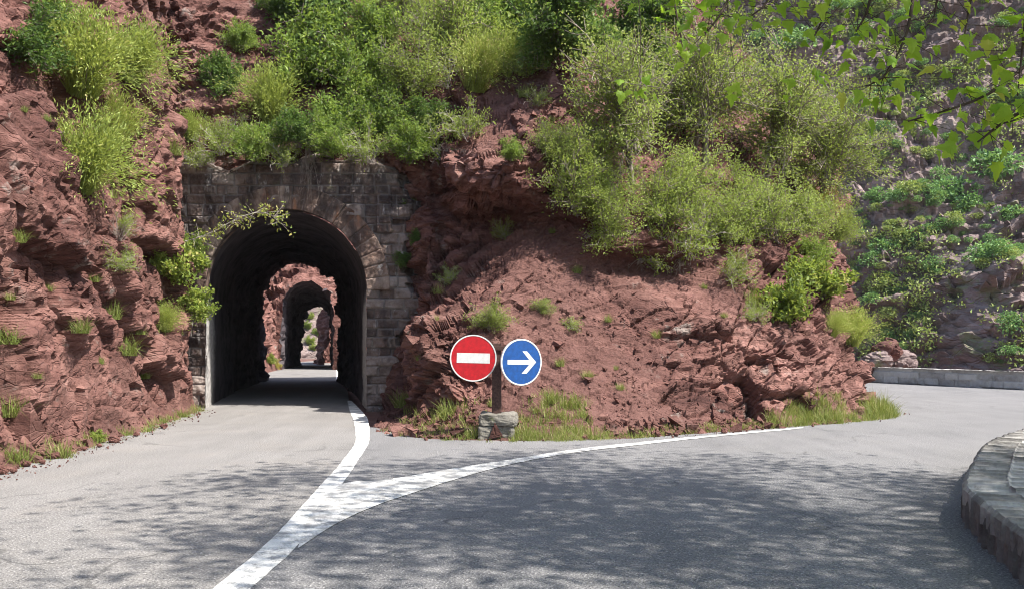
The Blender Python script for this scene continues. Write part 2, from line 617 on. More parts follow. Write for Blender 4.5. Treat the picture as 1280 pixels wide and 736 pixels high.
M['bark'] = simple('mottled_bark', (0.22, 0.19, 0.15), 0.85, 0.2, 0.45, 3)
M['dark_twig'] = simple('dark_twigs', (0.075, 0.055, 0.042), 0.85, 0.2, 0.3, 6)
M['dead'] = simple('bleached_twigs', (0.36, 0.32, 0.29), 0.85, 0.2, 0.3, 6)

# ---------------------------------------------------------------- ground, roads
def gorge(x, y):
    d = np.minimum(x * 0.75 + y * 0.45 - 31.0, (x - 8) * 0.6)
    k = np.clip(d / 7.0, 0, 1)
    return -0.09 - 13.0 * k * k * (3 - 2 * k)


ax = np.concatenate([[-850, -600, -250, -120], np.arange(-60, 90, 2.5), [120, 250, 600, 850]])
ay = np.concatenate([[-850, -600, -250, -100], np.arange(-40, 150, 2.5), [200, 300, 600, 850]])
gx, gy = np.meshgrid(ax, ay, indexing='ij')
gv = np.stack([gx, gy, gorge(gx, gy)], -1).reshape(-1, 3)
structure(link('ground', mesh_np('ground', gv, [grid_faces(len(ax), len(ay))], [M['dirt']], smooth=True)))


def interp_line(pts, n=120):
    pts = np.asarray(pts, float)
    A = catmull(pts, max(2, n // (len(pts) - 1)))
    return A


def strip(name, left, right, z, mat, n=160, m=14, wear=0.0):
    """A sheet between two lines on the ground."""
    def resample(line):
        L = catmull(np.asarray(line, float), 24)
        s = np.concatenate([[0], np.cumsum(np.linalg.norm(np.diff(L, axis=0), axis=1))])
        q = np.linspace(0, s[-1], n)
        return np.stack([np.interp(q, s, L[:, k]) for k in range(2)], 1)
    a, b = resample(left), resample(right)
    t = np.linspace(0, 1, m)[None, :, None]
    P = a[:, None, :] * (1 - t) + b[:, None, :] * t
    V = np.concatenate([P, np.full((*P.shape[:2], 1), z)], -1).reshape(-1, 3)
    f = grid_faces(n, m)[:, ::-1]
    me = mesh_np(name, V, [f], [mat], {'wear': np.full(len(V), wear)}, smooth=True)
    return structure(link(name, me))


def gp(u, v):
    return G(u, v)[:2]


# centre of the painted edge line that leads into the tunnel
line_c = [(-1.60, -3.0), (-1.80, 2.0), (-1.93, 5.0)] + [gp(u, v) for u, v in ((289, 736), (358, 675), (415, 605), (438, 575), (453, 550), (451, 525), (445, 514))] + [(-4.9, 26.5), (-6.2, 33), (-8.3, 42), (-11.7, 59), (-14.2, 71), (-15.5, 86), (-14.5, 104)]
line_c = np.array(line_c)
lw = np.array([0.13] * 3 + [0.13, 0.14, 0.125, 0.11, 0.12, 0.16, 0.15] + [0.06] * 7)
# the road through the tunnel
left_edge = np.array([(-8.2, -8), (-8.2, 0), (-8.4, 8), (-8.7, 15), (-9.0, 21), (-9.6, 26), (-10.8, 33), (-13.0, 42), (-16.2, 59), (-19.0, 72), (-20.5, 86), (-18, 106)])
structure_road = strip('tunnel_road', left_edge, line_c, 0.0, M['road_old'], 420, 20)
# the road round the outcrop: between the painted line and the outer wall
bp_in = [(-1.60, -3.0), (-1.80, 2.0), (-1.93, 5.0)] + [tuple(gp(u, v)) for u, v in ((289, 736), (358, 675), (415, 605), (438, 575), (453, 550), (449, 534))] + [(-2.2, 17.6), (-1.0, 16.9), (2.5, 17.2), (6, 19.5), (8.0, 24), (9.0, 31), (6.5, 38), (1, 42)]
bp_out = [(3.4, -3), (3.4, 2), (3.6, 5), (4.0, 7), (4.5, 8.6), (5.6, 10.4), (7.2, 12.5), (9.4, 15), (13.4, 18.8), (18, 23.5), (21, 28), (20, 33), (16.2, 40), (9, 46), (1, 49)]
strip('bypass_road', bp_in, bp_out, 0.0, M['road_new'], 420, 40)


def marking(name, centre, half, z, wear):
    c = np.asarray(centre, float)
    A = catmull(np.concatenate([c, np.asarray(half)[:, None]], 1), 20)
    d = np.gradient(A[:, :2], axis=0)
    d /= np.linalg.norm(d, axis=1, keepdims=True)
    nrm = np.stack([-d[:, 1], d[:, 0]], 1)
    rag = 0.007 * fbm(np.c_[A[:, :2] * 5, np.zeros(len(A))], 3, 5)
    L = A[:, :2] + nrm * (A[:, 2] + rag)[:, None]
    R = A[:, :2] - nrm * (A[:, 2] - rag)[:, None]
    V = np.concatenate([np.c_[L, np.full(len(L), z)], np.c_[R, np.full(len(R), z)]])
    n = len(L)
    i = np.arange(n - 1)
    f = np.stack([i, n + i, n + i + 1, i + 1], 1)
    return structure(link(name, mesh_np(name, V, [f], [M['paint']], {'wear': np.full(len(V), wear)})))


marking('far_edge_line', [(-7.9, 40.2), (-8.35, 42.3), (-9.4, 47.5), (-10.6, 53.5), (-11.6, 58.5)], [.10] * 5, 0.006, 0.0)
marking('edge_line', line_c[:11], lw[:11], 0.006, 0.22)
low = [(372, 686), (420, 655), (470, 632), (520, 615), (580, 596), (640, 580), (715, 566), (790, 557), (890, 546), (1004, 535.2)]
upp = [(385, 648), (425, 606.5), (470, 600.5), (500, 597), (570, 585), (640, 574), (715, 562), (790, 553.5), (890, 543.6), (1004, 533.6)]
strip('junction_line', [gp(*p) for p in upp], [gp(*p) for p in low], 0.0085, M['paint'], 200, 8, 0.42)

# ---------------------------------------------------------------- cliffs
def g0(u, v, z=-0.10):
    p = G(u, v)
    return np.array([p[0], p[1], z])


def col(base, rows, amp, soil):
    pts = [g0(*base)] + [W(*r) for r in rows]
    K = len(pts)
    a = amp if hasattr(amp, '__len__') else [0.15, 0.25, 0.6] + [amp] * (K - 3)
    s = soil if hasattr(soil, '__len__') else [0.9, 0.8, 0.4] + [soil] * (K - 3)
    return [np.concatenate([p, [aa, ss]]) for p, aa, ss in zip(pts, a, s)]


R_ = [
    col((462, 540), [(468, 531, 18.6), (476, 515, 21.5), (484, 495, 23.5), (484, 440, 23.9), (484, 380, 24.0), (486, 320, 24.1), (488, 270, 24.2), (488, 215, 24.3), (490, 160, 25.5), (490, 90, 27.5), (490, -40, 31)], 0.5, 0.0),
    col((500, 548), [(503, 538, 16.8), (508, 520, 19), (515, 490, 21.5), (518, 440, 22.8), (522, 380, 23.2), (526, 320, 23.3), (530, 265, 23.4), (533, 205, 23.5), (538, 160, 24.5), (540, 90, 27), (540, -40, 31)], 0.7, 0.0),
    col((545, 551), [(545, 541, 16.2), (540, 522, 17.6), (532, 490, 18.6), (528, 450, 19.0), (530, 405, 19.3), (545, 372, 20.9), (552, 310, 23.2), (552, 256, 23.5), (556, 203, 21.3), (568, 150, 23.5), (580, -40, 30)], 1.0, 0.0),
    col((610, 553), [(612, 543, 15.9), (612, 530, 16.4), (600, 500, 17.2), (590, 460, 17.8), (588, 420, 18.1), (592, 380, 18.9), (600, 330, 20.8), (610, 268, 22.9), (625, 212, 20.1), (630, 120, 24), (650, -40, 30)], [0.15, 0.25, 0.5, 0.8, 0.9, 0.9, 0.8, 0.9, 1.0, 1.0, 1.0, 1.0], [1, 1, 0.9, 0.5, 0.3, 0.5, 0.7, 0.3, 0.0, 0.0, 0.5, 0.4]),
    col((700, 552), [(700, 545, 15.8), (698, 533, 16.3), (690, 500, 17.2), (680, 460, 18), (670, 420, 18.7), (665, 370, 19.5), (662, 320, 20.2), (668, 268, 21.6), (672, 222, 20.5), (690, 110, 23.5), (720, -40, 29)], [0.15, 0.25, 0.5, 0.7, 0.8, 0.8, 0.8, 0.8, 1, 1, 1, 1], [1, 1, 1, 1, 1, 0.95, 0.9, 0.9, 0.5, 0.1, 0.5, 0.3]),
    col((790, 549), [(788, 541, 16.2), (785, 530, 16.7), (775, 500, 17.5), (765, 460, 18.3), (755, 420, 19), (745, 372, 19.7), (742, 332, 20.7), (741, 296, 20.6), (745, 225, 22), (760, 110, 25), (790, -40, 30)], [0.15, 0.25, 0.5, 0.6, 0.55, 0.5, 0.5, 0.8, 0.9, 1, 1, 1], [1, 1, 0.9, 0.75, 0.6, 0.5, 0.45, 0.8, 0.6, 0.3, 0.5, 0.3]),
    col((870, 542), [(868, 535, 17), (862, 525, 17.4), (855, 500, 18), (850, 460, 18.6), (845, 420, 19.2), (840, 374, 19.8), (836, 338, 21.3), (835, 304, 20.7), (840, 240, 22.4), (850, 130, 26), (870, -40, 31)], [0.15, 0.25, 0.6, 0.75, 0.55, 0.45, 0.45, 0.9, 0.9, 1, 1, 1], [1, 0.9, 0.4, 0.15, 0.1, 0.15, 0.2, 0.8, 0.5, 0.3, 0.5, 0.3]),
    col((945, 537), [(943, 530, 17.8), (938, 518, 18.2), (935, 490, 18.7), (930, 455, 19.2), (925, 420, 19.6), (915, 380, 20.4), (910, 340, 21.2), (905, 300, 22.2), (905, 250, 23.4), (920, 150, 27), (925, 75, 32)], [0.15, 0.25, 0.8, 1.1, 1.1, 1.0, 0.8, 0.8, 1, 1, 1, 1], [1, 0.8, 0.2, 0, 0, 0.1, 0.4, 0.5, 0.3, 0.3, 0.5, 0.3]),
    col((1010, 532), [(1007, 526, 18.6), (1000, 515, 19), (995, 490, 19.3), (990, 460, 19.7), (985, 430, 20.1), (975, 390, 21), (970, 350, 22), (965, 310, 23.2), (965, 270, 24.4), (975, 190, 28), (980, 130, 33)], 1.1, 0.0),
    col((1075, 527), [(1070, 521, 19.7), (1060, 511, 20.2), (1055, 490, 20.5), (1050, 465, 20.9), (1045, 440, 21.4), (1035, 400, 22.5), (1025, 370, 23.5), (1020, 335, 24.8), (1015, 300, 26), (1015, 235, 29), (1010, 190, 33)], 1.0, 0.0),
    col((1124, 518), [(1112, 513, 21.6), (1085, 505, 22.2), (1078, 490, 22.4), (1074, 470, 22.8), (1070, 450, 23.3), (1062, 425, 24.5), (1056, 400, 25.5), (1050, 370, 26.8), (1045, 330, 28), (1040, 260, 31), (1030, 170, 36)], 0.9, 0.0),
]
back = [[(10.4, 27, -.1), (10.2, 27.2, .05), (9.9, 27.4, .5), (9.7, 27.6, 1), (9.5, 27.8, 1.6), (9.3, 28, 2.4), (9.0, 28.6, 3.4), (8.8, 29.2, 4.4), (8.6, 30, 5.4), (8.2, 31, 6.4), (7.8, 34, 9), (7, 40, 13)],
        [(8.6, 34, -.1), (8.3, 34, .05), (8, 34, .5), (7.8, 34, 1), (7.6, 34, 1.6), (7.4, 34, 2.4), (7.0, 34.4, 3.4), (6.6, 35, 4.4), (6.2, 36, 5.4), (5.8, 37, 6.4), (5.2, 40, 9), (4.5, 45, 13)]]
for b in back:
    R_.append([np.array([*p, 0.8, 0.1]) for p in b])
rock_net('rock_outcrop', R_, 0.05, 21, M['rock'], (0.30, 0.25), big=0.30, mid=0.17, small=0.075)


def lcol(x, y, prof, amp=1.0, dirx=-1.0, diry=0.0):
    out = []
    for k, (d, z) in enumerate(prof):
        out.append(np.array([x + dirx * d, y + diry * d, z, (0.2, 0.35, 0.8)[k] if k < 3 else amp, (0.9, 0.6, 0.15)[k] if k < 3 else 0.0]))
    return out


pA = [(-0.05, -.12), (.35, .16), (.62, 0.8), (.85, 1.8), (1.0, 3), (1.7, 5), (3.3, 8.3), (5.2, 11.5), (8, 15), (13, 20)]
pB = [(-0.05, -.12), (.35, .14), (.55, 0.8), (.75, 1.8), (.95, 3), (1.4, 5), (2.3, 8.3), (3.4, 11.5), (6, 15), (10, 20)]
pC = [(-0.05, -.12), (.25, .12), (.40, 0.8), (.55, 1.8), (.65, 3), (.85, 5), (1.1, 8.3), (1.8, 11.5), (4, 15), (8, 20)]
L_ = [lcol(-5.5, -8, pA), lcol(-5.9, 0, pA), lcol(-6.3, 7, pA), lcol(-6.62, 11.2, pA), lcol(-6.85, 14, pA), lcol(-7.05, 16.5, pB), lcol(-7.3, 19, pB), lcol(-7.62, 21.2, pC), lcol(-8.05, 23.0, pC, 0.8),
      lcol(-9.1, 24.4, pC, 0.6, -0.6, 0.6), lcol(-11.5, 26.5, pC, 0.6, -0.3, 0.8)]
rock_net('rock_cliff', L_, 0.055, 41, M['rock'], (-0.35, 0.15), big=0.46, mid=0.135, small=0.055, thick=1.8)

H_ = []
for u, rows in ((170, [(205, 25.2), (190, 25.3), (150, 25.5), (100, 25.8), (50, 26.2), (0, 27), (-80, 29), (20, 36)]),
                (230, [(232, 23.9), (192, 23.8), (150, 24.2), (100, 24.7), (50, 25.2), (0, 25.9), (-80, 28), (20, 36)]),
                (290, [(232, 23.9), (192, 23.7), (155, 24.2), (105, 25.0), (60, 25.8), (0, 27), (-80, 29), (20, 36)]),
                (370, [(232, 23.9), (192, 23.7), (160, 24.3), (110, 25.3), (60, 26.6), (0, 28), (-80, 30), (20, 36)]),
                (450, [(232, 23.9), (200, 23.7), (165, 24.2), (110, 25.3), (60, 26.4), (0, 27.8), (-80, 30), (20, 36)]),
                (530, [(232, 23.9), (203, 23.7), (165, 23.9), (110, 24.9), (60, 26.4), (0, 28.2), (-80, 30), (20, 36)]),
                (610, [(200, 24.5), (185, 24.2), (155, 24.2), (105, 24.9), (60, 26.6), (0, 28.6), (-80, 31), (-220, 36)]),
                (700, [(200, 25.5), (180, 25), (140, 25), (100, 25.6), (60, 27.6), (10, 30), (-60, 33), (-200, 38)]),
                (790, [(220, 27.5), (190, 27), (140, 27.5), (105, 29), (85, 31), (60, 33.5), (45, 36), (35, 42)])):
    H_.append([np.array([*W(u, v, y), 0.8, 0.45 if k > 2 and u > 330 else 0.0]) for k, (v, y) in enumerate(rows)])
rock_net('rock_hillside', H_, 0.07, 61, M['rock'], (0.2, 0.2))

# the gap between the tunnels and the second tunnel's rock
Lg = [lcol(x, y, [(0, -.1), (.3, .1), (.45, .8), (.6, 1.8), (.8, 3), (1.3, 5), (2.2, 8), (3.5, 11), (6, 15)], 0.9, -0.97, 0.2) for x, y in ((-11.6, 39.0), (-12.5, 42), (-13.4, 47), (-14.3, 52), (-15.1, 57), (-15.6, 60.5))]
rock_net('gap_cliff', Lg, 0.16, 81, M['rock'], (-0.3, 0.2), nmax=30)


def arch_outline(n, cx, half, spring, rise):
    """Points of an arched opening from the left foot over the crown to the right foot."""
    P = []
    k = n // 4
    for t in np.linspace(0, 1, k, endpoint=False):
        P.append((cx - half, spring * t))
    for a in np.linspace(math.pi, 0, n - 2 * k):
        P.append((cx + half * math.cos(a), spring + rise * math.sin(a)))
    for t in np.linspace(1, 0, k + 1)[1:]:
        P.append((cx + half, spring * t))
    return np.array(P)


def tube_surface(name, stations, n, m, seed, mat, rough0, rough1, masonry=None):
    """stations: (y, cx, half, spring, rise). Returns V grid."""
    st = np.array(stations, float)
    s = np.linspace(0, 1, m)
    Y = np.interp(s, np.linspace(0, 1, len(st)), st[:, 0])
    rows = []
    for y in Y:
        p = [np.interp(y, st[:, 0], st[:, k]) for k in range(1, 5)]
        o = arch_outline(n, *p)
        rows.append(np.c_[o[:, 0], np.full(len(o), y), o[:, 1] - 0.02])
    P = np.array(rows)
    Nn = np.cross(np.gradient(P, axis=1), np.gradient(P, axis=0))
    Nn /= np.linalg.norm(Nn, axis=-1, keepdims=True) + 1e-9
    k = ((P[..., 1] - Y[0]) / (Y[-1] - Y[0])).ravel()
    amp = rough0 + (rough1 - rough0) * np.clip((k - 0.15) / 0.85, 0, 1)
    V = P.reshape(-1, 3)
    d = rock_disp(V, seed, (0.2, 0.1), 0.34, 0.2, 0.08) * amp
    V = V + Nn.reshape(-1, 3) * d[:, None]
    return V, k, P.shape[:2]


CX, HALF, SPR = -6.01, 2.14, 3.13
YP = 23.4
tunnel = thing('road_tunnel', 'old stone arched road tunnel portal cut through the red cliff, its inside almost black', 'tunnel', (CX, YP, 0))
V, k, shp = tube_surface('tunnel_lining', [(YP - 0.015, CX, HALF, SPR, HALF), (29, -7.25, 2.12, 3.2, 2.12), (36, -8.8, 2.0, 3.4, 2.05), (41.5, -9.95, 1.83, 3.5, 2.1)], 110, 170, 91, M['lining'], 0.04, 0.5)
pale = np.clip(1.15 - k * 16 * 0.42, 0, 1) * np.clip((3.6 - V[:, 2]) / 1.2, 0, 1)  # paler low down near the entrance, darker higher up and farther in
row = np.floor(V[:, 2] / 0.36)
mort = np.exp(-((V[:, 2] / 0.36 - row - 0.5) ** 2 - 0.25) ** 2 / 0.0009) * (V[:, 2] < 3.3)
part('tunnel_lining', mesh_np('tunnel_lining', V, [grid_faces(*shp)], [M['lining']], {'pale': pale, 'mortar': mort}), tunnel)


def courses(U, Z, heights, lens, seed):
    """Coursed stone pattern: block id, joint depth (0..1)."""
    edges = np.concatenate([[-1.0], np.cumsum(heights) - 0.4])
    r = np.clip(np.searchsorted(edges, Z) - 1, 0, len(edges) - 2)
    zc = np.minimum(Z - edges[r], edges[r + 1] - Z)
    off = hash3(r, r * 0, r * 0, seed) * 2.0
    lr = lens[0] + (lens[1] - lens[0]) * hash3(r, r * 0 + 1, r * 0, seed)
    jitter = 0.16 * vnoise(np.stack([U * 1.1, r * 7.7, r * 0.0], 1), seed + 4)
    q = (U + jitter) / lr + off
    c = np.floor(q)
    uc = np.minimum(q - c, 1 - (q - c)) * lr
    e = np.minimum(zc, uc)
    tint = hash3(r, c.astype(np.int64), r * 0, seed + 9)
    return tint, np.exp(-(e / 0.022) ** 2)


x0, x1, z0, z1 = -9.05, -2.10, -0.25, 6.85
xs = np.sort(np.concatenate([np.arange(x0, x1, 0.028), [CX - HALF, CX + HALF]]))
zs = np.arange(z0, z1, 0.028)
gx, gz = np.meshgrid(xs, zs, indexing='ij')
Uf, Zf = gx.ravel(), gz.ravel()
rr = np.random.default_rng(3)
tint, mortar = courses(Uf, Zf, rr.uniform(0.20, 0.34, 32), (0.34, 0.62), 5)
Pw = np.c_[Uf, np.full(len(Uf), YP), Zf]
dw = 0.07 * (tint - 0.5) + 0.06 * fbm(Pw * 2.6, 4, 8) + 0.016 * fbm(Pw * 14, 2, 9) - 0.045 * mortar
lost = np.clip((vnoise(Pw * 0.9, 31) - 0.55) * 6, 0, 1) * (Zf > 3.5)
dw -= 0.10 * lost * (hash3(np.floor(Uf * 2.5), np.floor(Zf * 3), Zf * 0, 2) > 0.4)
top = 6.45 + 0.30 * vnoise(np.c_[Uf * 1.3, Uf * 0, Uf * 0], 12)
Pw[:, 1] -= dw
Pw[:, 1] += np.clip(Zf - top, 0, 1) * 2.2
ragged = -2.78 + 0.34 * vnoise(np.c_[Zf * 1.1, Zf * 0, Zf * 0], 15) + 0.16 * vnoise(np.c_[np.floor(Zf * 3.6) * 1.7, Zf * 0, Zf * 0], 16)
Pw[:, 1] += np.clip((Uf - ragged) / 0.12, 0, 1) * 0.22 + np.clip(Uf - ragged, 0, 1) * 0.9
xc = (xs[:-1] + xs[1:]) / 2
zc = (zs[:-1] + zs[1:]) / 2
XC, ZC = np.meshgrid(xc, zc, indexing='ij')
hole = ((np.abs(XC - CX) < HALF) & (ZC < SPR)) | (((XC - CX) ** 2 + (ZC - SPR) ** 2 < (HALF + 0.2) ** 2) & (ZC >= SPR))
part('portal_wall', mesh_np('portal_wall', Pw, [grid_faces(len(xs), len(zs), ~hole)], [M['portal']], {'tint': tint, 'mortar': mortar}), tunnel)
# voussoirs
th = np.linspace(math.pi, 0, 300)
prof = [(HALF + 0.0, 0.25), (HALF + 0.004, -0.015)] + [(HALF + r, -0.035) for r in np.linspace(0.02, 0.62, 26)] + [(HALF + 0.64, 0.02)]
PV, tn, mo = [], [], []
for a in th:
    for (r, dy) in prof:
        q = (math.pi - a) / math.pi * 23
        cell = math.floor(q)
        e = min(q - cell, 1 - q + cell) * math.pi * r / 23
        hsh = random.Random(cell * 7 + 1).random()
        mj = math.exp(-(e / 0.02) ** 2)
        PV.append((CX + r * math.cos(a), YP + dy - (0.03 * (hsh - 0.5) - 0.03 * mj if dy < 0 else 0), SPR + r * math.sin(a)))
        tn.append(hsh)
        mo.append(mj)
PV = np.array(PV)
PV[:, 1] -= 0.03 * fbm(PV * 4, 4, 3) * (PV[:, 1] < YP)
part('arch_ring', mesh_np('arch_ring', PV, [grid_faces(300, len(prof))], [M['arch']], {'tint': tn, 'mortar': np.array(mo) * 0.25}), tunnel)

# second tunnel: rough rock arch
V, k, shp = tube_surface('rock_tunnel_lining', [(58.9, -13.65, 1.75, 4.1, 1.9), (65, -14.8, 1.5, 3.6, 1.6), (72, -15.9, 1.35, 3.2, 1.4)], 80, 70, 95, M['lining'], 0.35, 0.5)
rt = thing('rock_tunnel', 'rough second tunnel hewn in bare red rock, seen through the first tunnel', 'tunnel', (-13.65, 59, 0))
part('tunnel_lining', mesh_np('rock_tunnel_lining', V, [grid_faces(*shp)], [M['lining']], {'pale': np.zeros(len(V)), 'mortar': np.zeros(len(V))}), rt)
inner = V.reshape(*shp, 3)[0]
n = len(inner)
outer = []
for j in range(n):
    q = j / (n - 1)
    a = math.pi * (1 - q)
    outer.append((-13.6 + 9.5 * math.cos(a) * 1.1, 58.9, max(-0.2, 11.5 * math.sin(a) ** 0.8)))
outer = np.array(outer)
rows = []
for s in np.linspace(0, 1, 70):
    p = inner * (1 - s) + outer * s
    p[:, 1] = 58.9 - 0.5 * s + 0.62 * np.clip(p[:, 2] - 2.0, 0, 99) * min(1, s * 3)
    rows.append(p)
P = np.array(rows)
Nn = np.cross(np.gradient(P, axis=1), np.gradient(P, axis=0))
Nn /= np.linalg.norm(Nn, axis=-1, keepdims=True) + 1e-9
Nn *= np.sign(-Nn[..., 1:2])
V = P.reshape(-1, 3)
V = V + Nn.reshape(-1, 3) * (rock_disp(V, 97, (0.2, 0.1), 0.3, 0.22, 0.1) * np.repeat(np.clip(np.linspace(0, 1, 70) * 6, 0, 1), n))[:, None]
part('rock_face', mesh_np('rock_face', V, [grid_faces(70, n)], [M['rock']], {'soil': np.zeros(len(V))}), rt)
# beyond the second tunnel
Lp = [[np.array([x - 1.7, y, z, .8, .0]) for x, y, z in rows] for rows in (
    [(-14.9, 72.4, -.1), (-14.7, 72.4, 1), (-14.6, 72.5, 2.5), (-14.4, 72.6, 4), (-13.8, 72.8, 7)],
    [(-15.3, 76, -.1), (-15.2, 76, 1), (-15.2, 76, 2.5), (-15.0, 76, 4), (-14, 76, 8)],
    [(-15.0, 80, -.1), (-14.9, 80, 1), (-14.8, 80, 2.5), (-14.5, 80, 4), (-13, 80, 8)],
    [(-12.5, 84, -.1), (-12.3, 84, 1), (-12, 84, 2.5), (-11, 84, 4), (-9, 84, 8)])]
for _r, _d in zip(Lp, (1.1, 0.3, -0.5, -0.1)):
    for _p in _r:
        _p[0] += _d
Lp = [r for r in Lp][::-1]
rock_net('rock_pillar', Lp, 0.2, 101, M['rock'], nmax=24)
Ls = [[np.array([x, y0 + d, z, 1.0, 0.5]) for d, z in ((0, -.2), (.6, .9), (3, 2.5), (6, 5), (11, 9), (20, 17), (34, 30))] for x, y0 in ((-60, 99), (-36, 103), (-24, 107), (-16, 109), (-8, 106), (4, 101), (20, 99))]
rock_net('far_slope', Ls, 0.4, 103, M['mountain'], nmax=26)

# ---------------------------------------------------------------- the mountain across the gorge
Mn = []
for x, y0, k in ((-70, 135, 0.6), (-30, 120, 0.62), (0, 100, 0.62), (14, 90, 0.62), (26, 80, 0.62), (36, 74, 0.60), (46, 70, 0.60), (58, 67, 0.60), (74, 60, 0.62), (100, 48, 0.65), (140, 30, 0.7)):
    rows = []
    for z in (-15, -4, 3, 9, 16, 24, 34, 46, 62, 85, 120):
        inset = k * z if z < 9 else k * 9 + (z - 9) * k * 1.12
        if 2 < z < 17:
            inset *= 0.72
        rows.append(np.array([x, y0 + inset, z, 1.0, 0.0]))
    Mn.append(rows)
Pm, Nm, Cm = net_surface(Mn, 0.28, 44)
n, m = Pm.shape[:2]
V = Pm.reshape(-1, 3)
Nf = Nm.reshape(-1, 3)
wv = np.stack([fbm(V * 0.06 + 9 * k, 4, 200 + k) for k in range(3)], 1)
Q = V + 3.0 * wv
q = Q[:, 2] - 0.36 * Q[:, 0] + 0.1 * Q[:, 1]
per = 3.4
qq = q / per + 0.35 * vnoise(Q * 0.11, 230)
saw = qq - np.floor(qq)
ledge = np.where(saw < 0.72, saw / 0.72, (1 - saw) / 0.28) - 0.5
mask = np.clip(0.55 + 0.8 * fbm(V * 0.05, 3, 240), 0, 1.2)
d = 1.3 * ledge * mask + 2.6 * fbm(V * 0.055, 4, 250) + 0.9 * rock_disp(V * 0.38, 260, (0.36, 0.1), 0.9, 0.5, 0.25, 0.05) + 0.55 * facet(V @ strata_frame(.36, .1).T, (1.5, 1.3, .8), 261)[0]
V = V + Nf * d[:, None]
_k = np.clip((9.6 + 0.8 * vnoise(V * .3, 281) - V[:, 2]) / 1.6, 0, 1)
_k2 = np.exp(-((V[:, 0] - 42.5) / 6.0) ** 4)
V[:, 1] -= (5.6 - .34 * np.clip(V[:, 2], 0, 10) + 1.5 * facet(np.c_[V[:, 0], V[:, 1] * 0, V[:, 2] * .45], (1.3, 1, 1.3), 282)[0] * .6 + .5 * fbm(V * .7, 3, 283)) * _k * _k * (3 - 2 * _k) * _k2
soilm = np.clip(0.9 * fbm(V * 0.09, 4, 270) + 0.1, 0, 1)
fm = grid_faces(n, m)
structure(link('mountain', mesh_np('mountain', V, [fm], [M['mountain']], {'soil': soilm})))
keep_bvh('mountain', V, fm)
# ---------------------------------------------------------------- the sign
def merge(groups):
    """[(V, F)] -> V, [F by size]."""
    Vs, by, off = [], {}, 0
    for V, Fx in groups:
        V = np.asarray(V, float)
        Vs.append(V)
        for f in Fx:
            by.setdefault(len(f), []).append([i + off for i in f])
        off += len(V)
    return np.concatenate(Vs), [np.array(v) for v in by.values()]


def prism(poly, y0, y1):
    """Extrude a polygon in the XZ plane from y0 (front) to y1 (back)."""
    n = len(poly)
    V = [(x, y0, z) for x, z in poly] + [(x, y1, z) for x, z in poly]
    Fx = [tuple(range(n)), tuple(range(2 * n - 1, n - 1, -1))]
    Fx += [(i + n, (i + 1) % n + n, (i + 1) % n, i) for i in range(n)]
    return V, Fx


def bevel_box(x0, x1, y0, y1, z0, z1, rough=0.0, seed=0, b=0.02, cuts=6):
    import bmesh
    bm = bmesh.new()
    bmesh.ops.create_cube(bm, size=1.0)
    for v in bm.verts:
        v.co = Vector((x0 + (v.co.x + .5) * (x1 - x0), y0 + (v.co.y + .5) * (y1 - y0), z0 + (v.co.z + .5) * (z1 - z0)))
    bmesh.ops.bevel(bm, geom=list(bm.edges), offset=b, segments=2, affect='EDGES', profile=0.6)
    if rough:
        bmesh.ops.subdivide_edges(bm, edges=list(bm.edges), cuts=cuts, use_grid_fill=True)
        bm.normal_update()
        P = np.array([v.co[:] for v in bm.verts])
        d = rough * fbm(P * 7, 4, seed)
        for v, k in zip(bm.verts, d):
            v.co += v.normal * float(k)
    me = bpy.data.meshes.new('box')
    bm.to_mesh(me)
    bm.free()
    return me


sign_y, sign_x = 15.9, (621 - U0) * 15.9 / F
GZ = 0.06
sg = thing('road_sign', 'red no entry disc and blue arrow disc on one dark post in a block', 'road sign', (sign_x, sign_y, GZ))


def sign_part(name, me, mat, rot=0.0, off=(0, 0, 0), roll=0.0, parent=None):
    if not me.materials:
        me.materials.append(mat)
    o = link(name, me, parent or sg)
    o.location = off
    o.rotation_euler = (0, roll, rot)
    return o


def px(dx):
    return dx * sign_y / F


zc_red = H0 + (430 - 447) * sign_y / F - GZ
zc_blue = H0 + (430 - 452) * sign_y / F - GZ
b1 = bevel_box(-.33, .30, -.26, .26, -.14, .19, 0.03, 4, 0.05)
b1.materials.append(M['block'])
b2 = bevel_box(-.30, .36, -.28, .28, .18, .40, 0.035, 8, 0.07)
b2.materials.append(M['block'])
for me in (b1, b2):
    for a in ('tint', 'mortar'):
        me.attributes.new(a, 'FLOAT', 'POINT').data.foreach_set('value', np.full(len(me.vertices), 0.55 if a == 'tint' else 0.0, dtype=np.float32))
sign_part('base_block', b1, M['block'])
sign_part('base_cap', b2, M['block'])
sign_part('post', bevel_box(-.085, .085, -.05, .05, .35, 1.66, 0.004, 2, 0.012, 4), M['post'])
sign_part('crossbar', bevel_box(-.34, .24, -.075, -.052, 1.53, 1.61, 0, 0, 0.006), M['post'], off=(0, 0, 0))


def disc(radius, y0, y1, n=72):
    return prism([(radius * math.cos(a), radius * math.sin(a)) for a in np.linspace(0, 2 * math.pi, n, endpoint=False)], y0, y1)


def ring(r0, r1, y0, y1, n=72):
    V, Fx = [], []
    for a in np.linspace(0, 2 * math.pi, n, endpoint=False):
        c, s = math.cos(a), math.sin(a)
        V += [(r0 * c, y0, r0 * s), (r1 * c, y0, r1 * s), (r1 * c, y1, r1 * s), (r0 * c, y1, r0 * s)]
    for i in range(n):
        j = (i + 1) % n
        for k in range(4):
            Fx.append((4 * i + k, 4 * i + (k + 1) % 4, 4 * j + (k + 1) % 4, 4 * j + k))
    return V, Fx


def mesh_of(name, vf, mat):
    V, g = merge([vf])
    return mesh_np(name, V, g, [mat])


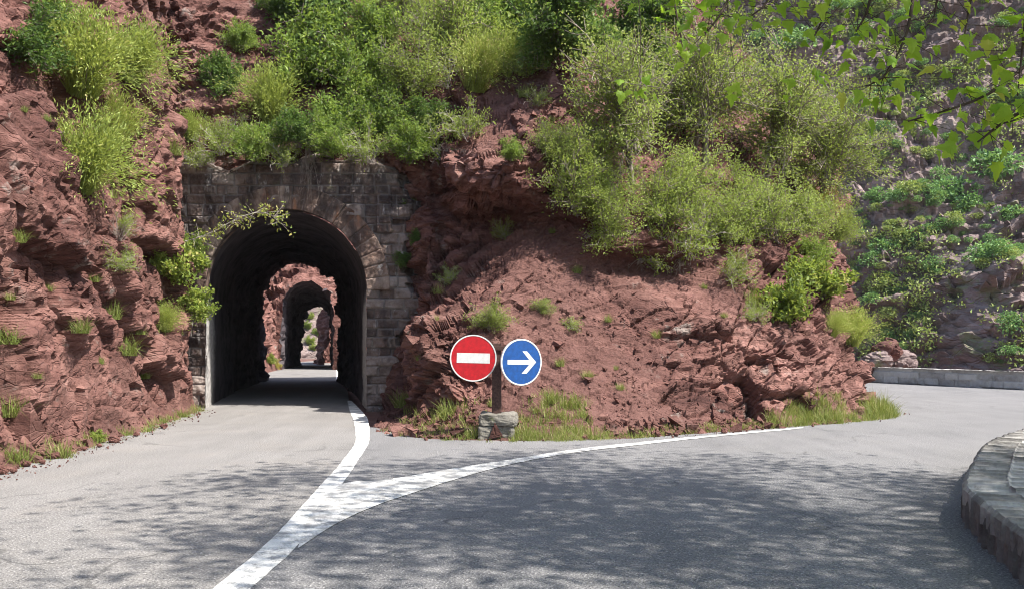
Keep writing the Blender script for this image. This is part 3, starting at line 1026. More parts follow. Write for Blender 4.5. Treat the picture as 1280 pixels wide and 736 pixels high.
RAD = px(29.0)
red = sign_part('no_entry_disc', mesh_of('no_entry_disc', disc(RAD * .96, -.012, 0.012), M['red']), M['red'], 0.12, (px(592 - 621), -.115, zc_red), 0.025)
sign_part('rim', mesh_of('rim', ring(RAD * .945, RAD, -.016, .022), M['white']), M['white'], parent=red)
bw, bh = px(20.6), px(6.2)
sign_part('white_bar', mesh_of('white_bar', prism([(-bw, -bh), (bw, -bh), (bw, bh), (-bw, bh)], -.0145, -.010), M['white']), M['white'], parent=red)
sign_part('clamp', bevel_box(-.05, .30, .022, .06, -.05, .05, 0, 0, .006), M['zinc'], parent=red)
RB = px(28.9)
blue = sign_part('direction_disc', mesh_of('direction_disc', disc(RB * .955, -.012, 0.012), M['blue']), M['blue'], 0.50, (px(651.5 - 621), -.10, zc_blue))
sign_part('rim', mesh_of('rim', ring(RB * .94, RB, -.016, .022), M['white']), M['white'], parent=blue)
sgx = 1.0 / (4.6 * 0.875)
arrow = [(x, y) for x, y in ((432, 226), (556, 228), (517, 178), (543, 178), (596, 241), (540, 306), (512, 305), (556, 255), (432, 252))]
arrow = [(px((x - 512) * sgx), px(-(y - 240) / 4.6)) for x, y in arrow][::-1]
# a concave outline is cut into shaft and two barbs so that its faces stay flat and clean
A = arrow[::-1]
vf = merge([prism([A[0], A[8], A[7], A[1]], -.0145, -.010), prism([A[1], A[7], A[4]], -.0145, -.010), prism([A[1], A[4], A[3], A[2]], -.0145, -.010), prism([A[4], A[7], A[6], A[5]], -.0145, -.010)])
sign_part('arrow', mesh_np('arrow', vf[0], vf[1], [M['white']]), M['white'], parent=blue)
sign_part('clamp', bevel_box(-.24, .05, .022, .06, -.05, .05, 0, 0, .006), M['zinc'], parent=blue)

# ---------------------------------------------------------------- parapets
def resample_path(pts, step):
    A = catmull(np.asarray(pts, float), 40)
    s = np.concatenate([[0], np.cumsum(np.linalg.norm(np.diff(A, axis=0), axis=1))])
    q = np.arange(0, s[-1], step)
    B = np.stack([np.interp(q, s, A[:, k]) for k in range(A.shape[1])], 1)
    d = np.gradient(B, axis=0)
    d /= np.linalg.norm(d, axis=1, keepdims=True)
    return B, q, np.stack([d[:, 1], -d[:, 0]], 1)      # right-hand normal


def stone_wall(root, name, path, prof, step, stone, seed, mat, rough, course=None, slab=None):
    """prof: (offset to the right, z, stiff) closed round the section; stones of random length along the path."""
    B, q, nr = resample_path(path, step)
    prof = np.asarray(prof, float)
    # refine the section
    pr = []
    for a, b in zip(prof[:-1], prof[1:]):
        k = max(1, int(np.linalg.norm(b - a) / step))
        for t in np.linspace(0, 1, k, endpoint=False):
            pr.append(a * (1 - t) + b * t)
    pr.append(prof[-1])
    pr = np.array(pr)
    n, m = len(B), len(pr)
    V = np.zeros((n, m, 3))
    V[..., :2] = B[:, None, :] + nr[:, None, :] * pr[None, :, 0:1]
    V[..., 2] = pr[None, :, 1]
    du, dv = np.gradient(V, axis=0), np.gradient(V, axis=1)
    N = np.cross(du, dv)
    N /= np.linalg.norm(N, axis=-1, keepdims=True) + 1e-9
    rg = np.random.default_rng(seed)
    Z = np.repeat(pr[None, :, 1], n, 0)
    ci = np.zeros((n, m), int) if course is None else np.floor(Z / course).astype(int)
    ec = np.full((n, m), 9.0) if course is None else np.minimum(Z - ci * course, (ci + 1) * course - Z)
    if slab:
        O = np.repeat(pr[None, :, 0], n, 0)
        ci = np.floor((O + .05) / slab).astype(int)
        ec = np.minimum(O + .05 - ci * slab, (ci + 1) * slab - O - .05)
    tint = np.zeros((n, m))
    e = np.zeros((n, m))
    for c in np.unique(ci):
        cuts = np.concatenate([[-1], np.cumsum(rg.uniform(*stone, 200))]) - rg.uniform(0, stone[0])
        i = np.clip(np.searchsorted(cuts, q) - 1, 0, 199)
        dd = np.minimum(q - cuts[i], cuts[i + 1] - q)
        tt = hash3(i, i * 0 + int(c), i * 0, seed)
        sel = ci == c
        tint[sel] = np.repeat(tt[:, None], m, 1)[sel]
        e[sel] = np.repeat(dd[:, None], m, 1)[sel]
    e = np.minimum(e, ec)
    joint = np.exp(-(e / (0.013 if step < .02 else 0.020)) ** 2)
    Vf = V.reshape(-1, 3)
    d = rough * ((tint.ravel() - 0.5) * 1.1 + (0.25 if step < .02 else 0.8) * fbm(Vf * 6, 4, seed + 1) + 0.12 * fbm(Vf * 30, 3, seed + 2)) - 1.3 * rough * joint.ravel()
    Vf = Vf + N.reshape(-1, 3) * d[:, None]
    return part(name, mesh_np(name, Vf, [grid_faces(n, m)], [mat], {'tint': tint.ravel(), 'mortar': 0.35 * joint.ravel()}), root)


near_path = [(3.30, 4.6), (3.62, 6.2), (4.13, 7.9), (4.42, 8.6), (5.14, 9.83), (6.5, 12.0), (8.25, 14.1), (10.6, 16.6), (13.2, 19)]
wall = thing('parapet_wall', 'low grey stone parapet with broad cap slabs curving beside the dappled road', 'wall', (4.3, 8.4, 0))
stone_wall(wall, 'stone_face', near_path, [(0.82, -.1), (0.82, .215), (0.03, .215), (0.03, -.1)][::-1], 0.012, (0.17, 0.32), 5, M['parapet'], 0.034)
stone_wall(wall, 'cap_stones', near_path, [(0.0, .18), (0.0, .325), (0.03, .36), (0.78, .36), (0.82, .33), (0.84, .18)], 0.012, (0.20, 0.38), 6, M['parapet'], 0.020, slab=.43)
far_path = [(23, 26.5), (21.2, 29.4), (19.1, 32.8), (17.6, 35.8), (16.1, 39.2), (15.4, 40.6)][::-1]
fw = thing('parapet_wall', 'long pale grey stone parapet wall across the far bend, in full sun', 'wall', (17.6, 35.8, 0))
stone_wall(fw, 'stone_face', far_path, [(-.0, -.2), (.0, .56)], 0.06, (0.4, 0.9), 15, M['parapet_far'], 0.03, 0.28)
stone_wall(fw, 'cap_stones', far_path, [(-.03, .52), (-.03, .66), (-0.02, .68), (-.0, .68), (0.05, .68)], 0.05, (0.8, 1.3), 16, M['parapet_far'], 0.012)
stone_wall(fw, 'back_face', far_path, [(0.05, .68), (-.45, .68), (-.5, .6), (-.5, -1.5)][::-1], 0.08, (0.8, 1.3), 17, M['parapet_far'], 0.012)


# ---------------------------------------------------------------- stones
def boulder(name, p, size, seed, mat, label, cat='rock', group=None, flat=0.7):
    import bmesh
    bm = bmesh.new()
    bmesh.ops.create_icosphere(bm, subdivisions=4, radius=1.0)
    P = np.array([v.co[:] for v in bm.verts])
    bm.verts.ensure_lookup_table()
    f1, _ = facet(P * 1.0 + seed * 3.1, (0.9, 0.9, 0.9), seed, 0.8)
    f2, _ = facet(P * 1.0 + seed * 1.7, (0.4, 0.4, 0.4), seed + 3, 0.8)
    r = 0.82 + 0.17 * f1 + 0.06 * f2 + 0.03 * fbm(P * 5, 3, seed)
    P = P * r[:, None] * np.array([1, 0.85, flat]) * size
    Vp = P
    fs = np.array([[v.index for v in f.verts] for f in bm.faces])
    bm.free()
    me = mesh_np(name, Vp, [fs], [mat], {'soil': np.zeros(len(Vp))})
    o = link(name, me)
    o.location = p
    o.rotation_euler = (0, 0, seed * 1.3)
    return tag(o, label, cat, group)


boulder('boulder', W(1110, 438, 41), 0.85, 4, M['rock'], 'red angular boulder perched behind the end of the far parapet')
boulder('boulder', W(1096, 452, 40.3), 0.75, 9, M['mountain'], 'pale grey boulder beside the end of the far parapet, below the red one')
boulder('boulder', W(1124, 452, 41.5), 0.85, 12, M['mountain'], 'broad grey boulder right behind the far parapet, under the red one', flat=0.8)
boulder('boulder', W(1080, 462, 39.5), 0.6, 15, M['rock'], 'dark boulder lying at the far road edge by the outcrop corner')
for i, (u, v, s) in enumerate(((574, 547, .12), (560, 549, .07), (1014, 525, .10), (820, 545, .12), (778, 546, .08), (905, 541, .09), (845, 545, .06), (730, 549, .06), (494, 537, .10), (508, 540, .07))):
    p = G(u, v)
    boulder('stone', (p[0], p[1], s * .35 + 0.02), s, 20 + i, M['rock'], 'small loose stone lying on the verge below the outcrop', 'stone', 'loose stones on the outcrop verge')
for i, (u, v, s) in enumerate(((12, 592, .10), (40, 583, .07), (75, 573, .09), (112, 563, .06), (148, 553, .10), (176, 545, .07), (210, 535, .09), (60, 580, .05), (25, 591, .06), (130, 559, .05))):
    p = G(u, v)
    boulder('stone', (p[0] - .08, p[1], s * .35 + 0.02), s, 40 + i, M['rock'], 'small loose stone lying along the foot of the cliff', 'stone', 'loose stones under the cliff')
# ---------------------------------------------------------------- plants
def unit(v):
    return v / (np.linalg.norm(v, axis=-1, keepdims=True) + 1e-9)


def leaves_np(P, D, L, Wd, rg, up=0.5, fold=0.25):
    """Diamond leaves at P along D."""
    n = len(P)
    D = unit(D)
    nr = unit(rg.normal(size=(n, 3)) + np.array([0, 0, up]) * 2)
    S = unit(np.cross(D, nr))
    Nn = np.cross(S, D)
    l = (L * rg.uniform(0.65, 1.3, n))[:, None]
    w = (Wd * rg.uniform(0.7, 1.25, n))[:, None]
    a = P
    b = P + D * l * 0.45 + S * w * .5 + Nn * w * fold
    c = P + D * l - Nn * l * 0.12
    d = P + D * l * 0.45 - S * w * .5 + Nn * w * fold
    V = np.stack([a, b, c, d], 1).reshape(-1, 3)
    return V, np.arange(4 * n).reshape(n, 4)


def bezier(p0, p1, p2, k):
    t = np.linspace(0, 1, k)[:, None]
    return (1 - t) ** 2 * p0 + 2 * t * (1 - t) * p1 + t * t * p2


def make_bush(name, seed, leafmat, twigmat, R=1.0, Hh=1.3, stems=16, subs=11, lpt=13, L=0.085, Wd=0.04, low=0.15, up=0.4, stem_r=0.016, jitter=0.07, leafless=0.0, clump=0.3, trunk=None):
    """(foliage mesh, branch mesh) with the base at the origin."""
    rg = np.random.default_rng(seed)
    paths, LP, LD, LT = [], [], [], []
    base_z = 0.0
    if trunk:
        base_z = trunk[0]
        paths.append((np.array([(0, 0, -0.3), (0.03, 0.02, base_z * .5), (0.0, 0.05, base_z)]), [trunk[1], trunk[1] * .85, trunk[1] * .6]))
    for i in range(stems):
        az = rg.uniform(0, 2 * np.pi)
        el = math.asin(rg.uniform(low, 1.0))
        rad = rg.uniform(0.62, 1.08)
        tgt = np.array([math.cos(az) * math.cos(el) * R, math.sin(az) * math.cos(el) * R, base_z * .8 + math.sin(el) * (Hh - base_z * .8)]) * rad
        p0 = np.array([rg.normal() * .06 * R, rg.normal() * .06 * R, -0.08 if not trunk else base_z * rg.uniform(.55, 1.0)])
        mid = p0 * .5 + tgt * .5 + np.array([-tgt[0] * .22, -tgt[1] * .22, 0.16 * Hh]) + rg.normal(size=3) * .08
        st = bezier(p0, mid, tgt, 8)
        paths.append((st, np.linspace(stem_r, stem_r * .25, 8)))
        tone = rg.normal() * .10
        for j in range(subs):
            t = rg.uniform(.28, 1.0)
            k = min(6, int(t * 7))
            q = st[k] * (1 - (t * 7 - k)) + st[k + 1] * (t * 7 - k)
            dr = unit(unit(tgt - p0) * .7 + rg.normal(size=3) * .75 + np.array([0, 0, .25]))
            ln = rg.uniform(.16, .40) * R
            e = q + dr * ln
            tw = bezier(q, (q + e) / 2 + rg.normal(size=3) * .03, e, 4)
            paths.append((tw, np.linspace(stem_r * .4, stem_r * .14, 4)))
            if rg.uniform() < leafless:
                continue
            n = rg.poisson(lpt)
            tt = rg.uniform(.1, 1.08, n)
            pos = q + (e - q) * tt[:, None] + rg.normal(size=(n, 3)) * jitter
            LP.append(pos)
            LD.append(dr * .5 + rg.normal(size=(n, 3)) * .7 + np.array([0, 0, up * .3]))
            LT.append(np.clip(.5 + tone + rg.normal() * clump * .4 + rg.normal(size=n) * .16, 0, 1))
    LP, LD, LT = np.concatenate(LP), np.concatenate(LD), np.concatenate(LT)
    V, Fx = leaves_np(LP, LD, L, Wd, rg, up)
    fm = mesh_np(name + '_foliage', V, [Fx], [leafmat], {'tint': np.repeat(LT, 4)})
    bV, bF = tubes(paths, 4)
    bm_ = mesh_np(name + '_branches', bV, [bF], [twigmat], smooth=True)
    return fm, bm_


def blades_np(rg, n, h, spread, lean, w, base_r):
    """Curved grass blades: (V, quads, tris, tint)."""
    az = rg.uniform(0, 2 * np.pi, n)
    br = base_r * np.sqrt(rg.uniform(0, 1, n))
    ba = rg.uniform(0, 2 * np.pi, n)
    p0 = np.c_[br * np.cos(ba), br * np.sin(ba), np.full(n, -0.04)]
    ln = h * rg.uniform(.45, 1.15, n)
    le = np.abs(rg.normal(size=n)) * lean
    out = np.c_[np.cos(az), np.sin(az), np.zeros(n)]
    mid = p0 + np.c_[out[:, :2] * (ln * np.sin(le) * .45)[:, None], ln * .55 * np.cos(le * .5)]
    tip = p0 + np.c_[out[:, :2] * (ln * np.sin(le) * spread)[:, None], ln * np.cos(le)]
    s = np.c_[-np.sin(az), np.cos(az), np.zeros(n)] * (w * rg.uniform(.6, 1.3, n))[:, None]
    tw = rg.uniform(-1, 1, (n, 1))
    s = s * np.abs(tw) + np.c_[np.cos(az), np.sin(az), np.zeros(n)] * (w * (1 - np.abs(tw)))
    V = np.stack([p0 - s, p0 + s, mid + s * .8, mid - s * .8, tip], 1).reshape(-1, 3)
    i = np.arange(n) * 5
    q = np.stack([i, i + 1, i + 2, i + 3], 1)
    t = np.stack([i + 3, i + 2, i + 4], 1)
    return V, q, t


def make_grass(name, seed, mat, n=110, h=.35, spread=1.2, lean=.5, w=.006, base_r=.10):
    rg = np.random.default_rng(seed)
    V, q, t = blades_np(rg, n, h, spread, lean, w, base_r)
    return mesh_np(name, V, [q, t], [mat], {'tint': np.repeat(np.clip(rg.normal(.5, .22, n), 0, 1), 5)})


def make_broom(name, seed, n=620, h=1.1, base_r=.20, lean=.62, leaves=3400):
    """Rush-like upright shrub: fine green stems fanning from the base, a few small leaves, grey old wood below."""
    rg = np.random.default_rng(seed)
    V, q, t = blades_np(rg, n, h, 1.2, lean, .005, base_r)
    tips = V.reshape(-1, 5, 3)
    k = rg.integers(0, n, leaves)
    f = rg.uniform(.25, 1.0, leaves)[:, None]
    pos = tips[k, 2] * (1 - f) + tips[k, 4] * f + rg.normal(size=(leaves, 3)) * .05
    dr = unit(tips[k, 4] - tips[k, 2]) + rg.normal(size=(leaves, 3)) * .45
    LV, LF = leaves_np(pos, dr, .075, .022, rg, .2)
    off = len(V)
    ti = np.clip(np.concatenate([np.repeat(rg.normal(.5, .2, n), 5), np.repeat(rg.normal(.56, .2, leaves), 4)]), 0, 1)
    fm = mesh_np(name + '_stems', np.concatenate([V, LV]), [np.concatenate([q, LF + off]), t], [M['broom']], {'tint': ti})
    paths = []
    for i in range(26):
        a, e = rg.uniform(0, 2 * np.pi), rg.uniform(.1, lean)
        tip = np.array([math.cos(a) * math.sin(e), math.sin(a) * math.sin(e), math.cos(e)]) * h * rg.uniform(.3, .6)
        p0 = np.array([rg.normal() * .05, rg.normal() * .05, -.08])
        paths.append((bezier(p0, (p0 + tip) / 2 + rg.normal(size=3) * .05, tip, 5), np.linspace(.012, .003, 5)))
    bV, bF = tubes(paths, 4)
    return fm, mesh_np(name + '_wood', bV, [bF], [M['twig']], smooth=True)


def make_bare(name, seed, n=26, h=1.0, droop=0.0, mat='dead', lean=1.1):
    rg = np.random.default_rng(seed)
    paths = []
    for i in range(n):
        a, e = rg.uniform(0, 2 * np.pi), rg.uniform(.1, lean)
        tip = np.array([math.cos(a) * math.sin(e), math.sin(a) * math.sin(e), math.cos(e)]) * h * rg.uniform(.5, 1.1)
        tip[2] -= droop * rg.uniform(.6, 1.4)
        p0 = np.array([rg.normal() * .05, rg.normal() * .05, -.05])
        st = bezier(p0, (p0 + tip) / 2 + rg.normal(size=3) * .14 * h + np.array([0, 0, .1 * h]), tip, 7)
        st[1:] += np.cumsum(rg.normal(size=(6, 3)) * .018 * h, 0)
        paths.append((st, np.linspace(.010, .002, 7)))
        for j in range(5):
            k = rg.integers(2, 6)
            e2 = st[k] + unit(st[k] - st[k - 1] + rg.normal(size=3) * .09 * h) * h * rg.uniform(.12, .3)
            paths.append((bezier(st[k], (st[k] + e2) / 2 + rg.normal(size=3) * .03, e2, 4), np.linspace(.006, .002, 4)))
    V, Fx = tubes(paths, 4)
    return mesh_np(name, V, [Fx], [M[mat]], smooth=True)


KIND = {}
for s in (1, 2, 3):
    KIND['mid%d' % s] = (make_bush('leafy_shrub', 100 + s, M['leaf_mid'], M['twig'], stems=24, subs=13, lpt=16, L=.10, Wd=.05), 2.0)
    KIND['dark%d' % s] = (make_bush('dark_shrub', 110 + s, M['leaf_dark'], M['twig'], stems=24, subs=13, lpt=17, L=.105, Wd=.055), 2.0)
    KIND['olive%d' % s] = (make_bush('olive_shrub', 120 + s, M['leaf_olive'], M['twig'], R=1.0, Hh=1.45, stems=30, subs=13, lpt=17, L=.062, Wd=.030, leafless=.22, stem_r=.014), 2.0)
    KIND['broom%d' % s] = (make_broom('broom_shrub', 130 + s), 1.5)
    KIND['sparse%d' % s] = (make_bush('pale_shrub', 140 + s, M['leaf_olive'], M['dead'], R=1.0, Hh=1.0, stems=16, subs=10, lpt=11, L=.10, Wd=.035, low=0.0, leafless=.22), 2.0)
    KIND['bright%d' % s] = (make_bush('bright_shrub', 150 + s, M['leaf_bright'], M['twig'], stems=20, subs=11, lpt=12, L=.15, Wd=.10, up=.9), 2.0)
for s in (1, 2):
    KIND['tree%d' % s] = (make_bush('small_tree', 160 + s, M['leaf_olive'], M['bark'], R=1.5, Hh=3.4, stems=44, subs=17, lpt=17, L=.068, Wd=.034, low=-.05, leafless=.20, stem_r=.026, trunk=(1.0, .075), jitter=.09), 3.0)
KIND['treedark'] = (make_bush('dark_tree', 171, M['leaf_dark'], M['bark'], R=1.6, Hh=3.8, stems=40, subs=16, lpt=18, L=.14, Wd=.08, low=-.05, stem_r=.028, trunk=(1.0, .085), jitter=.1), 3.2)
KIND['yellow'] = (make_bush('yellow_shrub', 181, M['leaf_yellow'], M['twig'], stems=18, subs=11, lpt=13, L=.085, Wd=.045), 2.0)


def ray(u, v, names=None):
    o = Vector((0, 0, H0))
    d = Vector(((u - U0) / F, 1.0, (V0 - v) / F)).normalized()
    best = None
    for k, b in TERRAIN.items():
        if names and k not in names:
            continue
        h = b.ray_cast(o, d)
        if h[0] is not None and (best is None or h[3] < best[1][3]):
            best = (k, h)
    return best


NAMES = {'mid': ('leafy_shrub', 'shrub'), 'dark': ('leafy_shrub', 'shrub'), 'olive': ('leafy_shrub', 'shrub'), 'broom': ('broom_shrub', 'shrub'), 'sparse': ('twiggy_shrub', 'shrub'), 'bright': ('leafy_shrub', 'shrub'),
         'yellow': ('leafy_shrub', 'shrub'), 'tree': ('small_tree', 'tree'), 'treedark': ('small_tree', 'tree')}


def plant(kind, u, v, width_px, label, group=None, stretch=1.0, tilt=0.35, rot=None, sink=0.06, crest=False, on=None):
    """Seat a plant on the rock that is seen at (u, v); width_px is how wide it grows there."""
    hit = ray(u, v, on)
    if hit is None:
        return None
    p, nr = hit[1][0], hit[1][1]
    if crest:
        p = Vector(W(u, v, 23.15))
        nr = Vector((0, -.8, .6))
    (fm, bm_), wide = KIND[kind]
    s = width_px * p.y / F / wide
    nm, cat = NAMES[kind.rstrip('0123456789')]
    if nr.y > 0:
        nr = -nr
    up = (Vector((0, 0, 1)) * (1 - tilt) + nr * tilt).normalized()
    r = thing(nm, label, cat, p + nr * (-sink * s), group)
    q = up.to_track_quat('Z', 'Y')
    from mathutils import Quaternion
    r.rotation_mode = 'QUATERNION'
    r.rotation_quaternion = q @ Quaternion((0, 0, 1), RNG.uniform(0, 6.28) if rot is None else rot)
    r.scale = (s, s, s * stretch)
    link('foliage' if 'tree' not in kind else 'crown', fm, r)
    link('branches' if 'tree' not in kind else 'trunk', bm_, r)
    return r


# cliff on the near side of the tunnel
plant('dark1', 22, 75, 110, 'dense dark shrub high on the cliff edge, farthest from the tunnel', stretch=1.0)
plant('mid1', 62, 40, 95, 'mid-green shrub on the cliff between the darkest shrub and the broom')
plant('broom1', 105, 118, 140, 'tall yellow-green broom shrub on the upper cliff, the bushiest of the brooms')
plant('broom2', 165, 100, 100, 'yellow-green broom shrub on the upper cliff, leaning to the tunnel side')
plant('broom3', 100, 235, 135, 'large green broom shrub halfway down the cliff on a bare ledge')
plant('broom1', 148, 180, 85, 'small broom shrub tucked above the large halfway broom')
plant('sparse1', 150, 335, 55, 'straggly pale shrub on the steep cliff beside the grey rock rib')
plant('sparse2', 152, 290, 50, 'thin twiggy shrub on the steep cliff above the straggly pale one')
plant('bright1', 222, 352, 70, 'light green bushy shrub growing beside the tunnel arch', stretch=1.1)
plant('broom2', 208, 412, 48, 'small broom shrub under the bushy shrub beside the arch')
plant('mid2', 236, 320, 50, 'small shrub on the masonry edge above the bushy shrub by the arch')
plant('sparse3', 248, 205, 60, 'pale dry shrub drooping over the corner where portal wall meets cliff', crest=True)
plant('sparse2', 355, 205, 60, 'pale twiggy shrub drooping over the wall directly above the arch crown', crest=True)
plant('dark3', 272, 118, 72, 'dark green cone-shaped shrub on the rock above the portal wall', stretch=1.2)
plant('sparse3', 262, 172, 62, 'pale dry shrub on the portal wall top, nearest the cliff')
plant('sparse1', 305, 178, 62, 'pale dry shrub on the portal wall top, second from the cliff')
plant('broom3', 240, 175, 50, 'tuft-like broom at the corner of portal wall and cliff')
# above the portal
plant('dark2', 405, 40, 125, 'dark green shrub at the very top above the tunnel arch')
plant('dark1', 350, 20, 70, 'dark shrub on the skyline rock, beside the reddish crag above the portal')
plant('mid3', 395, 105, 135, 'large rounded mid-green shrub on the slope above the arch')
plant('mid1', 445, 118, 110, 'mid-green shrub with grey stems showing above the portal')
plant('broom1', 340, 150, 95, 'yellowish broom shrub above the arch, over the wall top')
plant('mid2', 425, 178, 105, 'leafy shrub overhanging the middle of the portal wall')
plant('dark3', 372, 180, 75, 'dark shrub overhanging the portal wall by the hanging roots', crest=True)
plant('sparse2', 345, 188, 55, 'pale twiggy shrub drooping over the portal wall')
plant('mid3', 485, 170, 90, 'leafy shrub on the portal wall top near its shaded end')
plant('olive1', 520, 120, 120, 'light olive shrub on the slope above the shaded end of the portal')
plant('olive2', 560, 75, 150, 'big pale green shrub high on the slope beside the narrow rock outcrop', stretch=1.1)
plant('mid1', 605, 55, 110, 'yellow-green shrub near the top, in front of the dark tree')
plant('broom2', 595, 110, 95, 'bright grassy broom on the slope over the bare red scree')
plant('broom3', 635, 92, 75, 'bright grassy broom next to the bare red scree top')
plant('olive3', 505, 20, 110, 'olive shrub at the very top between the crag and the pale shrub')
plant('sparse3', 540, 190, 95, 'pale shrub with bleached twigs hanging over the rock overhang')
plant('sparse1', 585, 172, 85, 'pale shrub with bare twigs at the edge of the red scree')
plant('dark2', 540, 160, 65, 'dark leafy shrub behind the bleached-twig shrub')
plant('mid2', 470, 60, 90, 'mid-green shrub beneath the narrow grey crag')
plant('mid1', 300, 60, 55, 'small shrub on the reddish crag above the portal')
plant('treedark', 715, 105, 140, 'dark green tree rising behind the red scree at the top')
plant('treedark', 775, 80, 110, 'dark green tree at the top, closest to the plane leaves')
plant('mid3', 660, 50, 90, 'mid-green shrub beside the dark tree trunk at the top')
plant('mid2', 625, 20, 120, 'mid-green shrub on the skyline just beside the dark tree')
plant('mid1', 690, 62, 110, 'light green shrub closing the gap between dark tree and thicket')
plant('olive2', 660, 95, 80, 'olive shrub at the top end of the red scree')
plant('sparse2', 672, 132, 42, 'little pale shrub standing on the red scree')
# the big thicket on the outcrop
plant('olive1', 720, 262, 130, 'olive shrub at the thicket edge, over the reddish cave-like hollow', stretch=1.1)
plant('olive2', 690, 205, 85, 'small olive shrub above the rock overhang')
plant('tree1', 790, 232, 190, 'small olive tree on the crest of the outcrop, widest of the thicket')
plant('tree2', 880, 205, 180, 'small olive tree in the middle of the thicket on the outcrop')
plant('tree1', 955, 240, 170, 'small olive tree of the thicket, over the bright green shrub')
plant('tree2', 1022, 262, 150, 'small olive tree at the outer end of the thicket, beside the mountain')
plant('olive3', 765, 300, 120, 'olive shrub hanging down over the bare soil slope')
plant('olive1', 830, 280, 130, 'olive shrub in front of the thicket, above the exposed roots')
plant('sparse3', 800, 325, 100, 'grey twiggy shrub hanging over the bare soil slope')
plant('sparse1', 860, 318, 110, 'grey twiggy half-bare shrub at the lip above the exposed roots')
plant('olive2', 905, 300, 115, 'olive shrub of the thicket below the middle tree')
plant('sparse2', 915, 350, 70, 'pale shrub at the lower edge of the thicket')
plant('olive3', 965, 300, 110, 'olive shrub between thicket and bright green shrub')
plant('yellow', 1022, 262, 62, 'yellow-leaved shrub at the outer end of the thicket')
plant('olive2', 1045, 300, 70, 'olive shrub on the outermost rock of the outcrop', stretch=1.1)
plant('bright2', 985, 402, 78, 'bright green broad-leaved shrub on the outcrop above the strata', stretch=1.2)
plant('bright3', 1030, 372, 75, 'bright green broad-leaved shrub at the outer edge of the outcrop')
plant('bright1', 1000, 355, 60, 'small bright shrub on top of the two broad-leaved ones')
plant('broom1', 1066, 428, 62, 'green broom shrub on the outermost rock above the road bend')
plant('broom2', 1040, 418, 44, 'small green broom beside the one on the outermost rock')
plant('sparse1', 945, 400, 50, 'pale dry shrub on the ridge beside the strata')
plant('bright3', 205, 338, 48, 'light green bushy shrub on the cliff corner, next to the one beside the arch')
plant('bright2', 238, 388, 50, 'light green shrub low on the portal wing, under the bushy shrub beside the arch', tilt=.5)
plant('sparse2', 275, 190, 70, 'pale dry shrub drooping over the portal wall top beside the cliff corner', crest=True)
plant('mid1', 318, 196, 70, 'green shrub drooping over the portal wall beside the cliff corner shrub', crest=True)
plant('sparse1', 460, 198, 85, 'pale shrub drooping over the portal wall to the shaded side of the roots', crest=True)
plant('mid3', 410, 192, 70, 'green shrub drooping over the portal wall just past the roots', crest=True)
plant('mid2', 512, 200, 75, 'green shrub drooping over the shaded end of the portal wall', crest=True)
plant('olive3', 850, 258, 120, 'olive shrub filling the thicket between the two widest trees')
plant('olive1', 935, 272, 110, 'olive shrub filling the thicket over its lower edge')
plant('olive2', 995, 290, 100, 'olive shrub filling the thicket beside the yellow-leaved shrub')
plant('olive3', 740, 225, 110, 'olive shrub filling the thicket behind the widest tree')
plant('mid1', 1020, 330, 60, 'green shrub between the thicket and the outer bright shrub')
plant('mid2', 828, 112, 95, 'mid-green shrub behind the thicket at the top, by the plane leaves')
plant('olive1', 900, 112, 100, 'olive shrub on the crest behind the middle tree of the thicket')
plant('dark3', 850, 135, 70, 'dark shrub on the crest between the thicket trees')
# the slope behind the sign
plant('olive1', 615, 412, 66, 'yellow-green shrub on the slope directly above the no entry disc', stretch=.85)
plant('olive3', 676, 390, 40, 'small yellow-green shrub on the bare slope above the arrow disc', stretch=.7)
plant('sparse3', 715, 408, 42, 'low pale shrub on the bare slope, past the arrow disc', stretch=.7)
plant('sparse2', 632, 298, 45, 'pale feathery shrub at the corner under the overhang')
plant('sparse1', 562, 352, 42, 'pale shrub on the shaded boulder beside the tunnel', stretch=.9)
plant('bright1', 486, 430, 26, 'small green plant on the shaded rock by the portal foot')
plant('mid2', 640, 200, 40, 'little shrub perched on the lip of the overhang')
plant('bright2', 121, 550, 24, 'small bluish-green leafy plant at the cliff foot', stretch=.8)
for (u, v, w) in ((513, 262, 36), (505, 330, 30), (520, 300, 26)):
    plant('dark2', u, v, w, 'dark ivy clump clinging in the shade of the portal end', 'ivy in the shaded corner', tilt=.8)

# plants seen in the gap between the tunnels and beyond
plant('bright3', 336, 452, 18, 'green shrub on the lit rock between the two tunnels', tilt=.6)
plant('yellow', 345, 458, 14, 'yellow shrub on the lit rock between the two tunnels', tilt=.6)
for (u, v, w) in ((388, 430, 16), (396, 418, 14), (384, 410, 14), (392, 437, 12), (388, 398, 12)):
    plant('bright2', u, v, w, 'green shrub on the slope seen at the end of both tunnels', 'shrubs at the end of the tunnels', on=('far_slope',))

# tufts
TUFT = [make_grass('grass_tuft', 300 + k, M['grass'], n=170, h=.36, lean=.8, base_r=.16) for k in range(3)]
TUFTW = 0.55


def tuft(u, v, width_px, label, group=None, stretch=1.0):
    hit = ray(u, v)
    if hit is None:
        return
    p = hit[1][0]
    s = width_px * p.y / F / TUFTW * float(RNG.choice([.55, .8, 1.0, 1.45]))
    o = link('grass_tuft', TUFT[int(RNG.integers(0, 3))])
    o.location = p + Vector((0, -0.02, -0.02))
    o.rotation_euler = (0, 0, RNG.uniform(0, 6.28))
    o.scale = (s, s, s * stretch)
    return tag(o, label, 'grass', group)


